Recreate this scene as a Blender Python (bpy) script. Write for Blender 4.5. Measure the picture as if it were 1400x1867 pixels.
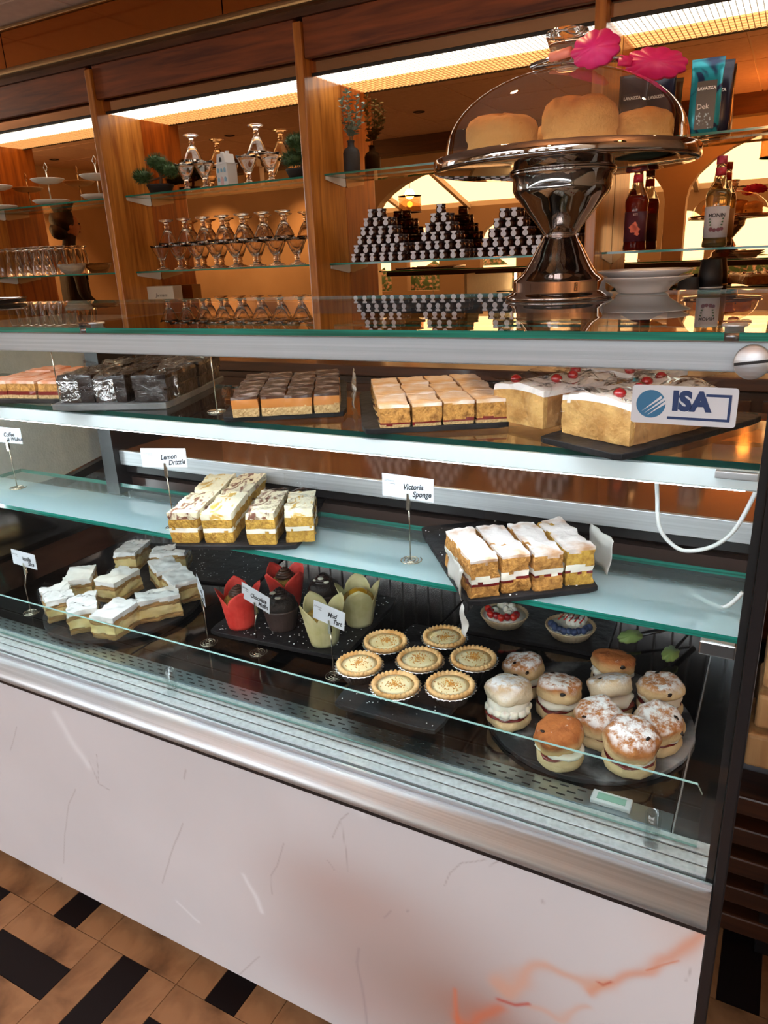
import bpy, bmesh, math, random
from math import pi, sin, cos, radians as R
from mathutils import Vector, Matrix, noise
for o in list(bpy.data.objects): bpy.data.objects.remove(o)
S = bpy.context.scene; COL = S.collection
ZC = 1.274                      # eye height; heights below are given relative to it and shifted by ZC

# ------------------------------------------------------------ camera, world, exposure
cam = bpy.data.cameras.new('camera'); co = bpy.data.objects.new('camera', cam); COL.objects.link(co)
F_, P_, RO_, YA_ = 1327.67, 0.334741, -0.0438425, -0.507299
fw = Vector((sin(YA_)*cos(P_), cos(YA_)*cos(P_), -sin(P_)))
rt = Vector((cos(YA_), -sin(YA_), 0)); up = rt.cross(fw)
r2 = cos(RO_)*rt + sin(RO_)*up; u2 = -sin(RO_)*rt + cos(RO_)*up
mw = Matrix((r2, u2, -fw)).transposed().to_4x4(); mw.translation = (0, 0, ZC)
co.matrix_world = mw
cam.sensor_fit = 'VERTICAL'; cam.sensor_height = 36; cam.lens = F_*36/1867
cam.clip_start = 0.02; cam.clip_end = 100
S.camera = co
w = bpy.data.worlds.new('sky'); S.world = w; w.use_nodes = True
nt = w.node_tree; bg = nt.nodes['Background']
bg.inputs[0].default_value = (0.90, 0.95, 1.0, 1); bg.inputs[1].default_value = 6.6
S.view_settings.view_transform = 'Standard'; S.view_settings.look = 'None'
S.view_settings.exposure = 0.0; S.view_settings.gamma = 1; S.view_settings.use_curve_mapping = False
S.cycles.max_bounces = 14; S.cycles.transparent_max_bounces = 32
S.cycles.transmission_bounces = 10; S.cycles.glossy_bounces = 8; S.cycles.diffuse_bounces = 4
S.cycles.sample_clamp_indirect = 6.0

def lamp(name, kind, loc, energy, color=(1, 1, 1), rot=(0, 0, 0), **k):
    l = bpy.data.lights.new(name, kind); l.energy = energy; l.color = color
    for a, b in k.items():
        if a == 'portal': l.cycles.is_portal = b
        else: setattr(l, a, b)
    o = bpy.data.objects.new(name, l); o.location = loc; o.rotation_euler = rot; COL.objects.link(o); return o
lamp('arch_portal', 'AREA', (-1.2, -1.45, ZC-0.1), 1, rot=(R(-90), 0, 0), shape='RECTANGLE', size=5.2, size_y=2.1, portal=True)

# ------------------------------------------------------------ materials
MC = {}
def mat(name, col, rough=0.5, metal=0.0, col2=None, scale=8.0, detail=3.0, lo=0.35, hi=0.65, stretch=None, bump=0.0, bscale=None,
        emis=None, estr=0.0, trans=0.0, ior=1.45, spec=None, sss=0.0, coat=0.0, dist=0.0, aniso=None):
    if name in MC: return MC[name]
    m = bpy.data.materials.new(name); MC[name] = m; m.use_nodes = True
    t = m.node_tree; b = t.nodes['Principled BSDF']; I = b.inputs
    c4 = lambda c: (c[0], c[1], c[2], 1)
    I['Base Color'].default_value = c4(col); I['Roughness'].default_value = rough; I['Metallic'].default_value = metal
    I['IOR'].default_value = ior; I['Transmission Weight'].default_value = trans
    if spec is not None: I['Specular IOR Level'].default_value = spec
    if coat: I['Coat Weight'].default_value = coat; I['Coat Roughness'].default_value = 0.1
    if sss: I['Subsurface Weight'].default_value = sss; I['Subsurface Radius'].default_value = (0.01, 0.006, 0.004); I['Subsurface Scale'].default_value = 0.5
    if emis: I['Emission Color'].default_value = c4(emis); I['Emission Strength'].default_value = estr
    tc = t.nodes.new('ShaderNodeTexCoord'); mp = t.nodes.new('ShaderNodeMapping'); t.links.new(tc.outputs['Object'], mp.inputs[0])
    if stretch: mp.inputs['Scale'].default_value = stretch
    def ns(sc, de, d=0.0):
        n = t.nodes.new('ShaderNodeTexNoise'); n.inputs['Scale'].default_value = sc; n.inputs['Detail'].default_value = de
        n.inputs['Distortion'].default_value = d; t.links.new(mp.outputs[0], n.inputs['Vector']); return n
    if col2 is not None:
        n = ns(scale, detail, dist); r = t.nodes.new('ShaderNodeValToRGB')
        r.color_ramp.elements[0].position = lo; r.color_ramp.elements[1].position = hi
        r.color_ramp.elements[0].color = c4(col); r.color_ramp.elements[1].color = c4(col2)
        t.links.new(n.outputs['Fac'], r.inputs[0]); t.links.new(r.outputs[0], I['Base Color'])
    if bump:
        n = ns(bscale or scale*2, 4); bp = t.nodes.new('ShaderNodeBump'); bp.inputs['Strength'].default_value = bump
        bp.inputs['Distance'].default_value = 0.004; t.links.new(n.outputs['Fac'], bp.inputs['Height']); t.links.new(bp.outputs[0], I['Normal'])
    return m

def thin_glass(name, tint=(0.97, 0.99, 0.98), gloss=1.0, rough=0.0, bump=0.0, bscale=40, base=0.0, ior=1.5):
    if name in MC: return MC[name]
    m = bpy.data.materials.new(name); MC[name] = m; m.use_nodes = True; t = m.node_tree; t.nodes.clear()
    out = t.nodes.new('ShaderNodeOutputMaterial'); mx = t.nodes.new('ShaderNodeMixShader')
    tr = t.nodes.new('ShaderNodeBsdfTransparent'); tr.inputs[0].default_value = (*tint, 1)
    gl = t.nodes.new('ShaderNodeBsdfGlossy'); gl.inputs['Roughness'].default_value = rough; gl.inputs[0].default_value = (gloss, gloss, gloss, 1)
    fr = t.nodes.new('ShaderNodeFresnel'); fr.inputs[0].default_value = ior
    src = fr.outputs[0]
    geo = t.nodes.new('ShaderNodeNewGeometry')
    # inside faces would otherwise show total reflection: use the flipped normal there
    ad = t.nodes.new('ShaderNodeMath'); ad.operation = 'ADD'; ad.use_clamp = True; ad.inputs[1].default_value = base
    bk = t.nodes.new('ShaderNodeMath'); bk.operation = 'MULTIPLY'; iv = t.nodes.new('ShaderNodeMath'); iv.operation = 'SUBTRACT'; iv.inputs[0].default_value = 1
    t.links.new(geo.outputs['Backfacing'], iv.inputs[1]); t.links.new(src, ad.inputs[0]); t.links.new(ad.outputs[0], bk.inputs[0]); t.links.new(iv.outputs[0], bk.inputs[1])
    if bump:
        tc = t.nodes.new('ShaderNodeTexCoord'); n = t.nodes.new('ShaderNodeTexNoise'); n.inputs['Scale'].default_value = bscale; n.inputs['Detail'].default_value = 2
        b = t.nodes.new('ShaderNodeBump'); b.inputs['Strength'].default_value = bump; b.inputs['Distance'].default_value = 0.01
        t.links.new(tc.outputs['Object'], n.inputs['Vector']); t.links.new(n.outputs['Fac'], b.inputs['Height'])
        t.links.new(b.outputs[0], gl.inputs['Normal']); t.links.new(b.outputs[0], fr.inputs['Normal'])
    t.links.new(bk.outputs[0], mx.inputs[0]); t.links.new(tr.outputs[0], mx.inputs[1]); t.links.new(gl.outputs[0], mx.inputs[2])
    t.links.new(mx.outputs[0], out.inputs[0]); return m

def baked(name, side, top, zmid, zw, powder=0.0, pcol=(0.92, 0.92, 0.93), speck=None, rough=0.75, nscale=30, bump=0.4, pscale=60):
    """crumb colour below, crust colour above (object height), sugar dust on faces that look up"""
    if name in MC: return MC[name]
    m = bpy.data.materials.new(name); MC[name] = m; m.use_nodes = True; t = m.node_tree; b = t.nodes['Principled BSDF']
    b.inputs['Roughness'].default_value = rough; b.inputs['Specular IOR Level'].default_value = 0.25
    N = t.nodes.new; L = t.links.new
    tc = N('ShaderNodeTexCoord'); sp = N('ShaderNodeSeparateXYZ'); L(tc.outputs['Object'], sp.inputs[0])
    n = N('ShaderNodeTexNoise'); n.noise_dimensions = '4D'; n.inputs['Scale'].default_value = nscale; n.inputs['Detail'].default_value = 4; L(tc.outputs['Object'], n.inputs['Vector'])
    oi = N('ShaderNodeObjectInfo'); L(oi.outputs['Random'], n.inputs['W'])
    ma = N('ShaderNodeMath'); ma.operation = 'MULTIPLY_ADD'; ma.inputs[1].default_value = zw*2.2; L(n.outputs['Fac'], ma.inputs[0]); L(sp.outputs['Z'], ma.inputs[2])
    mr = N('ShaderNodeMapRange'); mr.inputs['From Min'].default_value = zmid-zw+zw*1.1; mr.inputs['From Max'].default_value = zmid+zw+zw*1.1; L(ma.outputs[0], mr.inputs[0])
    mx = N('ShaderNodeMix'); mx.data_type = 'RGBA'; mx.inputs[6].default_value = (*side, 1); L(mr.outputs[0], mx.inputs[0])
    tv = N('ShaderNodeMix'); tv.data_type = 'RGBA'; tv.inputs[6].default_value = (*top, 1); tv.inputs[7].default_value = (top[0]*.55, top[1]*.42, top[2]*.35, 1)
    n2 = N('ShaderNodeTexNoise'); n2.inputs['Scale'].default_value = nscale*1.7; n2.inputs['Detail'].default_value = 5; L(tc.outputs['Object'], n2.inputs['Vector'])
    r2_ = N('ShaderNodeMapRange'); r2_.inputs['From Min'].default_value = .45; r2_.inputs['From Max'].default_value = .75; L(n2.outputs['Fac'], r2_.inputs[0]); L(r2_.outputs[0], tv.inputs[0])
    L(tv.outputs[2], mx.inputs[7]); cur = mx.outputs[2]
    if powder > 0:
        n3 = N('ShaderNodeTexNoise'); n3.inputs['Scale'].default_value = pscale; n3.inputs['Detail'].default_value = 8; n3.inputs['Roughness'].default_value = .7; L(tc.outputs['Object'], n3.inputs['Vector'])
        g = N('ShaderNodeNewGeometry'); s2 = N('ShaderNodeSeparateXYZ'); L(g.outputs['Normal'], s2.inputs[0])
        z2 = N('ShaderNodeMapRange'); z2.inputs['From Min'].default_value = .35; z2.inputs['From Max'].default_value = .9; L(s2.outputs['Z'], z2.inputs[0])
        p = N('ShaderNodeMapRange'); p.inputs['From Min'].default_value = .72-powder*.5; p.inputs['From Max'].default_value = .84-powder*.5; L(n3.outputs['Fac'], p.inputs[0])
        mu = N('ShaderNodeMath'); mu.operation = 'MULTIPLY'; L(z2.outputs[0], mu.inputs[0]); L(p.outputs[0], mu.inputs[1])
        mp = N('ShaderNodeMix'); mp.data_type = 'RGBA'; mp.inputs[7].default_value = (*pcol, 1); L(mu.outputs[0], mp.inputs[0]); L(cur, mp.inputs[6]); cur = mp.outputs[2]
    L(cur, b.inputs['Base Color'])
    bp = N('ShaderNodeBump'); bp.inputs['Strength'].default_value = bump; bp.inputs['Distance'].default_value = .003
    nb = N('ShaderNodeTexNoise'); nb.inputs['Scale'].default_value = 180; nb.inputs['Detail'].default_value = 5; L(tc.outputs['Object'], nb.inputs['Vector']); L(nb.outputs['Fac'], bp.inputs['Height']); L(bp.outputs[0], b.inputs['Normal'])
    return m

def wood_mat(name, c1, c2, axis='Z', rough=0.32, coat=0.3):
    st = {'Z': (9, 9, 0.7), 'X': (0.7, 9, 9), 'Y': (9, 0.7, 9)}[axis]
    return mat(name, c1, rough, col2=c2, scale=4.5, detail=7, stretch=st, lo=.32, hi=.68, dist=0.6, coat=coat, bump=.08, bscale=14)

WOOD = wood_mat('teak_upright', (0.26, 0.075, 0.010), (0.56, 0.215, 0.035))
WOODX = wood_mat('teak_fascia', (0.07, 0.014, 0.004), (0.22, 0.052, 0.011), 'X', .5, 0)
DWOOD = wood_mat('dark_wood', (0.035, 0.012, 0.006), (0.09, 0.032, 0.014), 'X')
PLY = wood_mat('plywood', (0.42, 0.22, 0.09), (0.62, 0.38, 0.17), 'Z', .5, 0)
MIRROR = mat('bronze_mirror', (0.60, 0.28, 0.10), 0.0, 1.0)
STRIPM = mat('bronze_pelmet', (0.62, 0.40, 0.24), 0.06, 1.0)
PANELM = mat('bronze_panel', (0.62, 0.22, 0.055), 0.10, 1.0)
ALU = mat('brushed_aluminium', (0.55, 0.57, 0.60), 0.46, 0.85, col2=(0.68, 0.70, 0.73), scale=40, stretch=(0.05, 8, 8), bump=.05)
ALUB = mat('satin_beam', (0.42, 0.44, 0.48), 0.5, 0.6, col2=(0.54, 0.56, 0.60), scale=30, stretch=(0.06, 8, 10), bump=.05)
LEDGE = mat('galvanised_ledge', (0.52, 0.58, 0.59), 0.42, 0.25, col2=(0.70, 0.77, 0.78), scale=120, detail=6)
STEEL = mat('polished_steel', (0.42, 0.40, 0.40), 0.12, 1.0, bump=.04, bscale=6)
DECK = mat('dark_deck_steel', (0.10, 0.075, 0.07), 0.10, 1.0, col2=(0.20, 0.16, 0.145), scale=14, detail=6, stretch=(1, .3, 1), bump=.03, bscale=20)
CHROME = mat('cake_stand_chrome', (0.40, 0.34, 0.32), 0.045, 1.0)
BLACK = mat('black_plastic', (0.012, 0.010, 0.011), 0.3)
BLACKM = mat('matt_black', (0.02, 0.018, 0.018), 0.6)
BRONZE = mat('bronze_trim', (0.50, 0.36, 0.20), 0.28, 1.0)
GEDGE = mat('green_glass_edge', (0.003, 0.10, 0.075), 0.12, emis=None, col2=(0.01, 0.24, 0.19), scale=3, stretch=(2, 30, 120), coat=.6)
def shelf_sheen():  # pale blue reflection painted in as diffuse colour, strongest over the front
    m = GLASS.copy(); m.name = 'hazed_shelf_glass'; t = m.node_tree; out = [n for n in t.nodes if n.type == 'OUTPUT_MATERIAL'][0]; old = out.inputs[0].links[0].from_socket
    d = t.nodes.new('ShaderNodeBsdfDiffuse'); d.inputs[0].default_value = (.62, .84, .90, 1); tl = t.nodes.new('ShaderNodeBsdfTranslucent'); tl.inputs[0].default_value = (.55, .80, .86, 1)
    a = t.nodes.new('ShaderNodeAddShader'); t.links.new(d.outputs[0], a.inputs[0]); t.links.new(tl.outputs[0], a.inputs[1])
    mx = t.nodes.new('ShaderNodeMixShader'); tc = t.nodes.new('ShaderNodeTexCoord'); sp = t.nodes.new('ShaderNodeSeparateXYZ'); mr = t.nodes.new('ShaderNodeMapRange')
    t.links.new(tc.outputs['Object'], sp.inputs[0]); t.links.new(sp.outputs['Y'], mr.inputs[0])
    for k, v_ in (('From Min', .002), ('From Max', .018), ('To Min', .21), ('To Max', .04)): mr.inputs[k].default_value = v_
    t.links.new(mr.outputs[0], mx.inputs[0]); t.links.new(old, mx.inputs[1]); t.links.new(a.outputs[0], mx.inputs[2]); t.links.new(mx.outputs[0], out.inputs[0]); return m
GEDGE_L = mat('pale_glass_edge', (0.30, 0.50, 0.47), 0.15, coat=.5)
GLASS = thin_glass('clear_shelf_glass', (0.93, 0.975, 0.965))
GLASSF = thin_glass('front_pane_glass', (0.985, 0.995, 0.99), gloss=.55)
DOMEG = thin_glass('dome_glass', (0.97, 0.94, 0.89), 1.0, 0.0, 0.03, 6, base=0.10, ior=1.6)
ACRYL = thin_glass('clear_acrylic', (0.93, 0.95, 0.95), base=0.02)
FILM = thin_glass('cling_film', (0.985, 0.985, 0.985), .6, 0.05, .9, 45, base=0.0, ior=1.3)
PAPERT = mat('greaseproof_paper', (0.72, 0.70, 0.66), 0.5, trans=0.35, bump=.3, bscale=60)
CRYST = mat('pressed_glass', (1, 0.97, 0.93), 0.01, trans=1.0, ior=1.48)
TUMBL = thin_glass('tumbler_glass', (0.96, 0.93, 0.90), base=0.05)
SLATE = mat('black_slate', (0.007, 0.006, 0.007), 0.5, col2=(0.022, 0.020, 0.022), scale=20, detail=8, bump=.6, bscale=45, spec=.22)
SLATEG = mat('dusty_slate', (0.02, 0.02, 0.023), 0.55, col2=(0.38, 0.38, 0.40), scale=9, detail=9, lo=.50, hi=.68, spec=.25, bump=.6, bscale=45)
SUGAR = mat('icing_dust', (0.85, 0.85, 0.86), 0.8)
WHITE = mat('white_gloss', (0.75, 0.74, 0.72), 0.25)
LEDBODY = mat('white_light_housing', (0.70, 0.80, 0.84), 0.35, emis=(0.70, 0.90, 1.0), estr=0.10)
LEDEM = mat('led_diffuser', (0.9, 0.95, 1), 0.5, emis=(0.82, 0.94, 1.0), estr=35.0)
CARD = mat('white_card', (0.62, 0.66, 0.72), 0.6, spec=.2)
INK = mat('black_ink', (0.02, 0.02, 0.025), 0.6)
INKG = mat('grey_ink', (0.18, 0.18, 0.20), 0.6)
WIRE = mat('silver_wire', (0.62, 0.56, 0.46), 0.2, 1.0)

# ------------------------------------------------------------ mesh helpers
class B:
    def __init__(s): s.v = []; s.f = []; s.m = []; s.sm = []
    def add(s, vs, fs, m=0, smooth=False):
        k = len(s.v); s.v += [tuple(v) for v in vs]; s.f += [tuple(i+k for i in f) for f in fs]
        s.m += ([m]*len(fs) if isinstance(m, int) else list(m)); s.sm += [smooth]*len(fs); return s
    def box(s, x0, x1, y0, y1, z0, z1, m=0):
        vs = [(x, y, z) for z in (z0, z1) for y in (y0, y1) for x in (x0, x1)]
        return s.add(vs, [(0, 2, 3, 1), (4, 5, 7, 6), (0, 1, 5, 4), (2, 6, 7, 3), (0, 4, 6, 2), (1, 3, 7, 5)], m)
    def slab(s, x0, x1, y0, y1, z0, z1, medge=1):   # glass sheet: big faces slot 0, rim slot 1
        k = len(s.m); s.box(x0, x1, y0, y1, z0, z1)
        d = [x1-x0, y1-y0, z1-z0]; thin = d.index(min(d)); ax = [2, 2, 1, 1, 0, 0]
        for i in range(6): s.m[k+i] = 0 if ax[i] == thin else medge
        return s
    def prism(s, poly, a, b, axis='Z', m=0, smooth=False):
        n = len(poly)
        f = {'Z': lambda p, t: (p[0], p[1], t), 'X': lambda p, t: (t, p[0], p[1]), 'Y': lambda p, t: (p[0], t, p[1])}[axis]
        vs = [f(p, a) for p in poly]+[f(p, b) for p in poly]
        fs = [(i, (i+1) % n, n+(i+1) % n, n+i) for i in range(n)]
        s.add(vs, fs, m, smooth); k = len(s.v)-2*n
        s.f += [tuple(k+n-1-i for i in range(n)), tuple(k+n+i for i in range(n))]; s.m += [m, m]; s.sm += [False, False]; return s
    def lathe(s, prof, seg=24, c=(0, 0, 0), m=0, warp=None, smooth=True, capm=None, mf=None):
        vs = []
        for j, (r, z) in enumerate(prof):
            for i in range(seg):
                a = 2*pi*i/seg; rr = r; zz = z
                if warp: rr, zz = warp(r, z, a, j)
                vs.append((c[0]+rr*cos(a), c[1]+rr*sin(a), c[2]+zz))
        fs = []; ms = []
        for j in range(len(prof)-1):
            for i in range(seg):
                fs.append((j*seg+i, j*seg+(i+1) % seg, (j+1)*seg+(i+1) % seg, (j+1)*seg+i)); ms.append(mf(j) if mf else m)
        if prof[0][0] > 1e-5: fs.append(tuple(range(seg-1, -1, -1))); ms.append(mf(0) if mf else m)
        if prof[-1][0] > 1e-5: k = (len(prof)-1)*seg; fs.append(tuple(k+i for i in range(seg))); ms.append(mf(len(prof)-2) if mf else m)
        return s.add(vs, fs, ms, smooth)
    def tube(s, pts, r, seg=8, m=0, taper=None, flat=1.0):
        pts = [Vector(p) for p in pts]; vs = []; n = len(pts)
        u = None
        for i, p in enumerate(pts):
            d = (pts[min(i+1, n-1)]-pts[max(i-1, 0)]).normalized()
            if u is None: u = d.orthogonal().normalized()
            u = (u-d*u.dot(d)).normalized(); v = d.cross(u)
            rr = r*(taper[i] if taper else 1)
            for k in range(seg):
                a = 2*pi*k/seg; vs.append(p+u*cos(a)*rr+v*sin(a)*rr*flat)
        fs = [(i*seg+k, i*seg+(k+1) % seg, (i+1)*seg+(k+1) % seg, (i+1)*seg+k) for i in range(n-1) for k in range(seg)]
        fs += [tuple(range(seg-1, -1, -1)), tuple((n-1)*seg+k for k in range(seg))]
        return s.add(vs, fs, m, True)
    def ball(s, c, r, seg=10, rings=6, m=0, amp=0, sc=(1, 1, 1), seed=0, freq=40):
        vs = []; c = Vector(c)
        for j in range(rings+1):
            t = pi*j/rings
            for i in range(seg):
                a = 2*pi*i/seg; d = Vector((sin(t)*cos(a), sin(t)*sin(a), cos(t)))
                k = 1+(amp*noise.noise((c+d*r)*freq+Vector((seed, 0, 0))) if amp else 0)
                vs.append(c+Vector((d.x*sc[0], d.y*sc[1], d.z*sc[2]))*r*k)
        fs = [((j+1)*seg+i, (j+1)*seg+(i+1) % seg, j*seg+(i+1) % seg, j*seg+i) for j in range(rings) for i in range(seg)]
        return s.add(vs, fs, m, True)
    def rot(s, M_):
        s.v = [tuple(M_ @ Vector(v)) for v in s.v]; return s
    def build(s, name, mats, parent=None, bevel=0, loc=None, seg=2, kind=None):
        me = bpy.data.meshes.new(name); me.from_pydata(s.v, [], s.f); me.validate(clean_customdata=False)
        if not isinstance(mats, (list, tuple)): mats = [mats]
        for x in mats: me.materials.append(x)
        if len(me.polygons) == len(s.m):
            me.polygons.foreach_set('material_index', s.m); me.polygons.foreach_set('use_smooth', s.sm)
        me.update(); o = bpy.data.objects.new(name, me); COL.objects.link(o)
        if parent: o.parent = parent
        if loc: o.location = loc
        if bevel:
            md = o.modifiers.new('b', 'BEVEL'); md.width = bevel; md.segments = seg; md.limit_method = 'ANGLE'
        if kind: o['kind'] = kind
        return o

def thing(name, label, cat, loc=(0, 0, 0), rz=0, group=None, rel=True, rot=None):
    o = bpy.data.objects.new(name, None); COL.objects.link(o); o.empty_display_size = 0.02
    o.location = (loc[0], loc[1], loc[2]+(ZC if rel else 0)); o.rotation_euler = rot or (0, 0, rz)
    o['label'] = label; o['category'] = cat
    if group: o['group'] = group
    return o
def tag(o, label, cat, group=None):
    o['label'] = label; o['category'] = cat
    if group: o['group'] = group
    return o
def copy_tree(o, parent=None):
    c = o.copy(); COL.objects.link(c)
    if parent: c.parent = parent
    for ch in [x for x in o.children]: copy_tree(ch, c)
    return c
def place(proto, first, loc, rz=0, label=None, group=None, rot=None, scale=None):
    o = proto if first else copy_tree(proto)
    o.location = (loc[0], loc[1], loc[2]+ZC); o.rotation_euler = rot or (0, 0, rz)
    if scale: o.scale = scale
    if label: o['label'] = label
    if group: o['group'] = group
    return o
def struct(o): o['kind'] = 'structure'; return o
def Zb(b): b.v = [(x, y, z+ZC) for x, y, z in b.v]; return b

def text_mesh(name, txt, size, material, parent, M_, shear=0.0, ext=0.0002, align='CENTER', bold=0.0, sx=1.0):
    c = bpy.data.curves.new('t', 'FONT'); c.body = txt; c.size = size; c.shear = shear; c.align_x = align; c.align_y = 'CENTER'
    c.extrude = ext; c.offset = bold; c.resolution_u = 3
    o = bpy.data.objects.new('t', c); COL.objects.link(o)
    dg = bpy.context.evaluated_depsgraph_get(); me = bpy.data.meshes.new_from_object(o.evaluated_get(dg))
    bpy.data.objects.remove(o); me.transform(Matrix.Diagonal((sx, 1, 1, 1))); me.transform(M_); me.name = name
    me.materials.clear(); me.materials.append(material)
    q = bpy.data.objects.new(name, me); COL.objects.link(q)
    if parent: q.parent = parent
    return q
FRONT = Matrix.Rotation(R(90), 4, 'X')   # text in XY plane -> stands up facing -Y

def loaf(size, layers, mats, n=(14, 20, 14), rnd=0.12, amp=0.03, freq=45, seed=0, lw=0.02, sink=None):
    amp *= 1.7
    """layered cake block, base centre at origin. layers = [(top fraction, slot)]"""
    sx, sy, sz = size; b = B(); nx, ny, nz = n
    def pt(u, v, w_):     # -1..1 each
        p = Vector((u, v, w_)); q = Vector((abs(u), abs(v), abs(w_)))
        k = 7.0; L_ = (q.x**k+q.y**k+q.z**k)**(1/k)
        rr = 1.0/L_ if L_ else 1; p = p*(1-rnd)+p*rr*rnd
        P = Vector((p.x*sx/2, p.y*sy/2, (p.z+1)*sz/2))
        nn = noise.noise(P*freq+Vector((seed*7.3, seed*3.1, seed)))+0.5*noise.noise(P*freq*2.6+Vector((seed, 9, 2)))
        d = Vector((u**5, v**5, max(w_, -.2)**5)); P += d*nn*amp*min(size)
        P.z = max(P.z, 0); return P
    def face(fn, na, nb):
        vs = [fn(-1+2*i/na, -1+2*j/nb) for j in range(nb+1) for i in range(na+1)]
        fs = []; ms = []
        for j in range(nb):
            for i in range(na):
                q = (j*(na+1)+i, j*(na+1)+i+1, (j+1)*(na+1)+i+1, (j+1)*(na+1)+i); fs.append(q)
                c = sum((Vector(vs[t]) for t in q), Vector())/4
                zf = c.z/sz + lw*(noise.noise(c*90+Vector((seed, 0, 0)))+1.6*noise.noise(c*38+Vector((seed, 5, 0))))
                mi = layers[-1][1]
                for tp, sl in layers:
                    if zf <= tp: mi = sl; break
                ms.append(mi)
        b.add(vs, fs, ms, True)
    face(lambda a, c: pt(a, -1, c), nx, nz); face(lambda a, c: pt(-a, 1, c), nx, nz)
    face(lambda a, c: pt(1, a, c), ny, nz); face(lambda a, c: pt(-1, -a, c), ny, nz)
    face(lambda a, c: pt(a, c, 1), nx, ny); face(lambda a, c: pt(-a, c, -1), nx, ny)
    return b
def wrap(size, parent, seed=0, material=None, grow=1.06, name='film_wrap'):
    b = loaf((size[0]*grow, size[1]*grow, size[2]*1.03), [(2, 0)], None, (8, 12, 6), .3, .16, 38, seed)
    return b.build(name, material or FILM, parent)

def part(b, name, mats, parent, bevel=0, seg=2, kind=None):
    """b is in room coordinates relative to eye height; parent sits at its own base"""
    L0 = parent.location; b.v = [(x-L0.x, y-L0.y, z+ZC-L0.z) for x, y, z in b.v]
    return b.build(name, mats, parent, bevel, seg=seg, kind=kind)
FL = -ZC
# ------------------------------------------------------------ the room
CREAM = mat('cream_plaster', (0.50, 0.40, 0.28), 0.8, col2=(0.56, 0.46, 0.33), scale=3)
TILEC = mat('ceiling_tile_board', (0.74, 0.54, 0.45), 0.8, col2=(0.80, 0.60, 0.50), scale=25)
TBAR = mat('ceiling_bar', (0.70, 0.60, 0.54), 0.5)
GROUT = mat('floor_joint', (0.015, 0.010, 0.008), 0.7)
FLT = mat('tan_vinyl', (0.34, 0.165, 0.075), 0.5, spec=.25, col2=(0.085, 0.036, 0.016), scale=11, detail=9, lo=.40, hi=.72, dist=.4)
FLD = mat('dark_vinyl', (0.010, 0.006, 0.006), 0.5, spec=.15)
X0, X1, YP, YB = -7.0, 1.9, -1.3, -4.2
fl = struct(Zb(B().box(X0-.2, X1+.2, YB-.2, 3.0, FL-.08, FL-.004)).build('floor', GROUT))
s_ = .2069
pl = {}
def plank(w_, d_, m_):
    k = (round(w_, 3), round(d_, 3), m_.name)
    if k not in pl:
        me_o = B().box(0.0007, w_-.0007, .0007, d_-.0007, -.004, 0).build('plank', m_); pl[k] = me_o.data; bpy.data.objects.remove(me_o)
    return pl[k]
cnt = 0
for i in range(-5, 8):
    for j in range(-3, 5):
        x = -1.28+s_*i; y = .673-s_*(j+1)
        if j < 0 and i > 6: continue
        q = (s_/3)
        along = (i+j) % 2 == 0
        for k in range(3):
            m_ = FLD if k == 1 else FLT
            me = plank(s_, q, m_) if along else plank(q, s_, m_)
            o = bpy.data.objects.new('plank', me); COL.objects.link(o); o.parent = fl
            o.location = (x, y+q*k, 0) if along else (x+q*k, y, 0); cnt += 1
struct(Zb(B().box(X0, X1, YP-.1, 3.0, 1.05, 1.12)).build('ceiling', TBAR))
ceil = [o for o in bpy.data.objects if o.name == 'ceiling'][0]
tme = B().box(.006, .594, .006, .594, -.006, .01).build('tile', TILEC); tm = tme.data; bpy.data.objects.remove(tme)
for i in range(15):
    for j in range(7):
        o = bpy.data.objects.new('tile', tm); COL.objects.link(o); o.parent = ceil; o.location = (X0+.02+.6*i, YP+.05+.6*j, ZC+1.05)
struct(Zb(B().box(X0, X1, 2.78, 2.9, FL, 1.12)).build('wall_back', CREAM))
struct(Zb(B().box(X0-.1, X0, YB, 1.0, FL, 1.12).box(X0-.1, X0, 2.45, 2.9, FL, 1.12).box(X0-.1, X0, 1.0, 2.45, FL, -.35).box(X0-.1, X0, 1.0, 2.45, .95, 1.12)).build('wall_left', CREAM))
wn = struct(Zb(B().box(X0-.08, X0-.02, 1.0, 1.05, -.35, .95).box(X0-.08, X0-.02, 2.40, 2.45, -.35, .95).box(X0-.08, X0-.02, 1.05, 2.40, -.35, -.30).box(X0-.08, X0-.02, 1.05, 2.40, .90, .95).box(X0-.07, X0-.03, 1.705, 1.745, -.30, .90)).build('window_1', WHITE))
wp = Zb(B().slab(X0-.052, X0-.046, 1.05, 2.40, -.30, .90, 0)).build('pane', GLASS, wn)
lamp('window_portal', 'AREA', (X0+.03, 1.725, ZC+.3), 1, rot=(0, R(-90), 0), shape='RECTANGLE', size=1.2, size_y=1.35, portal=True)
struct(Zb(B().box(X1, X1+.1, YB, 2.9, FL, 1.12)).build('wall_right', CREAM))
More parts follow.
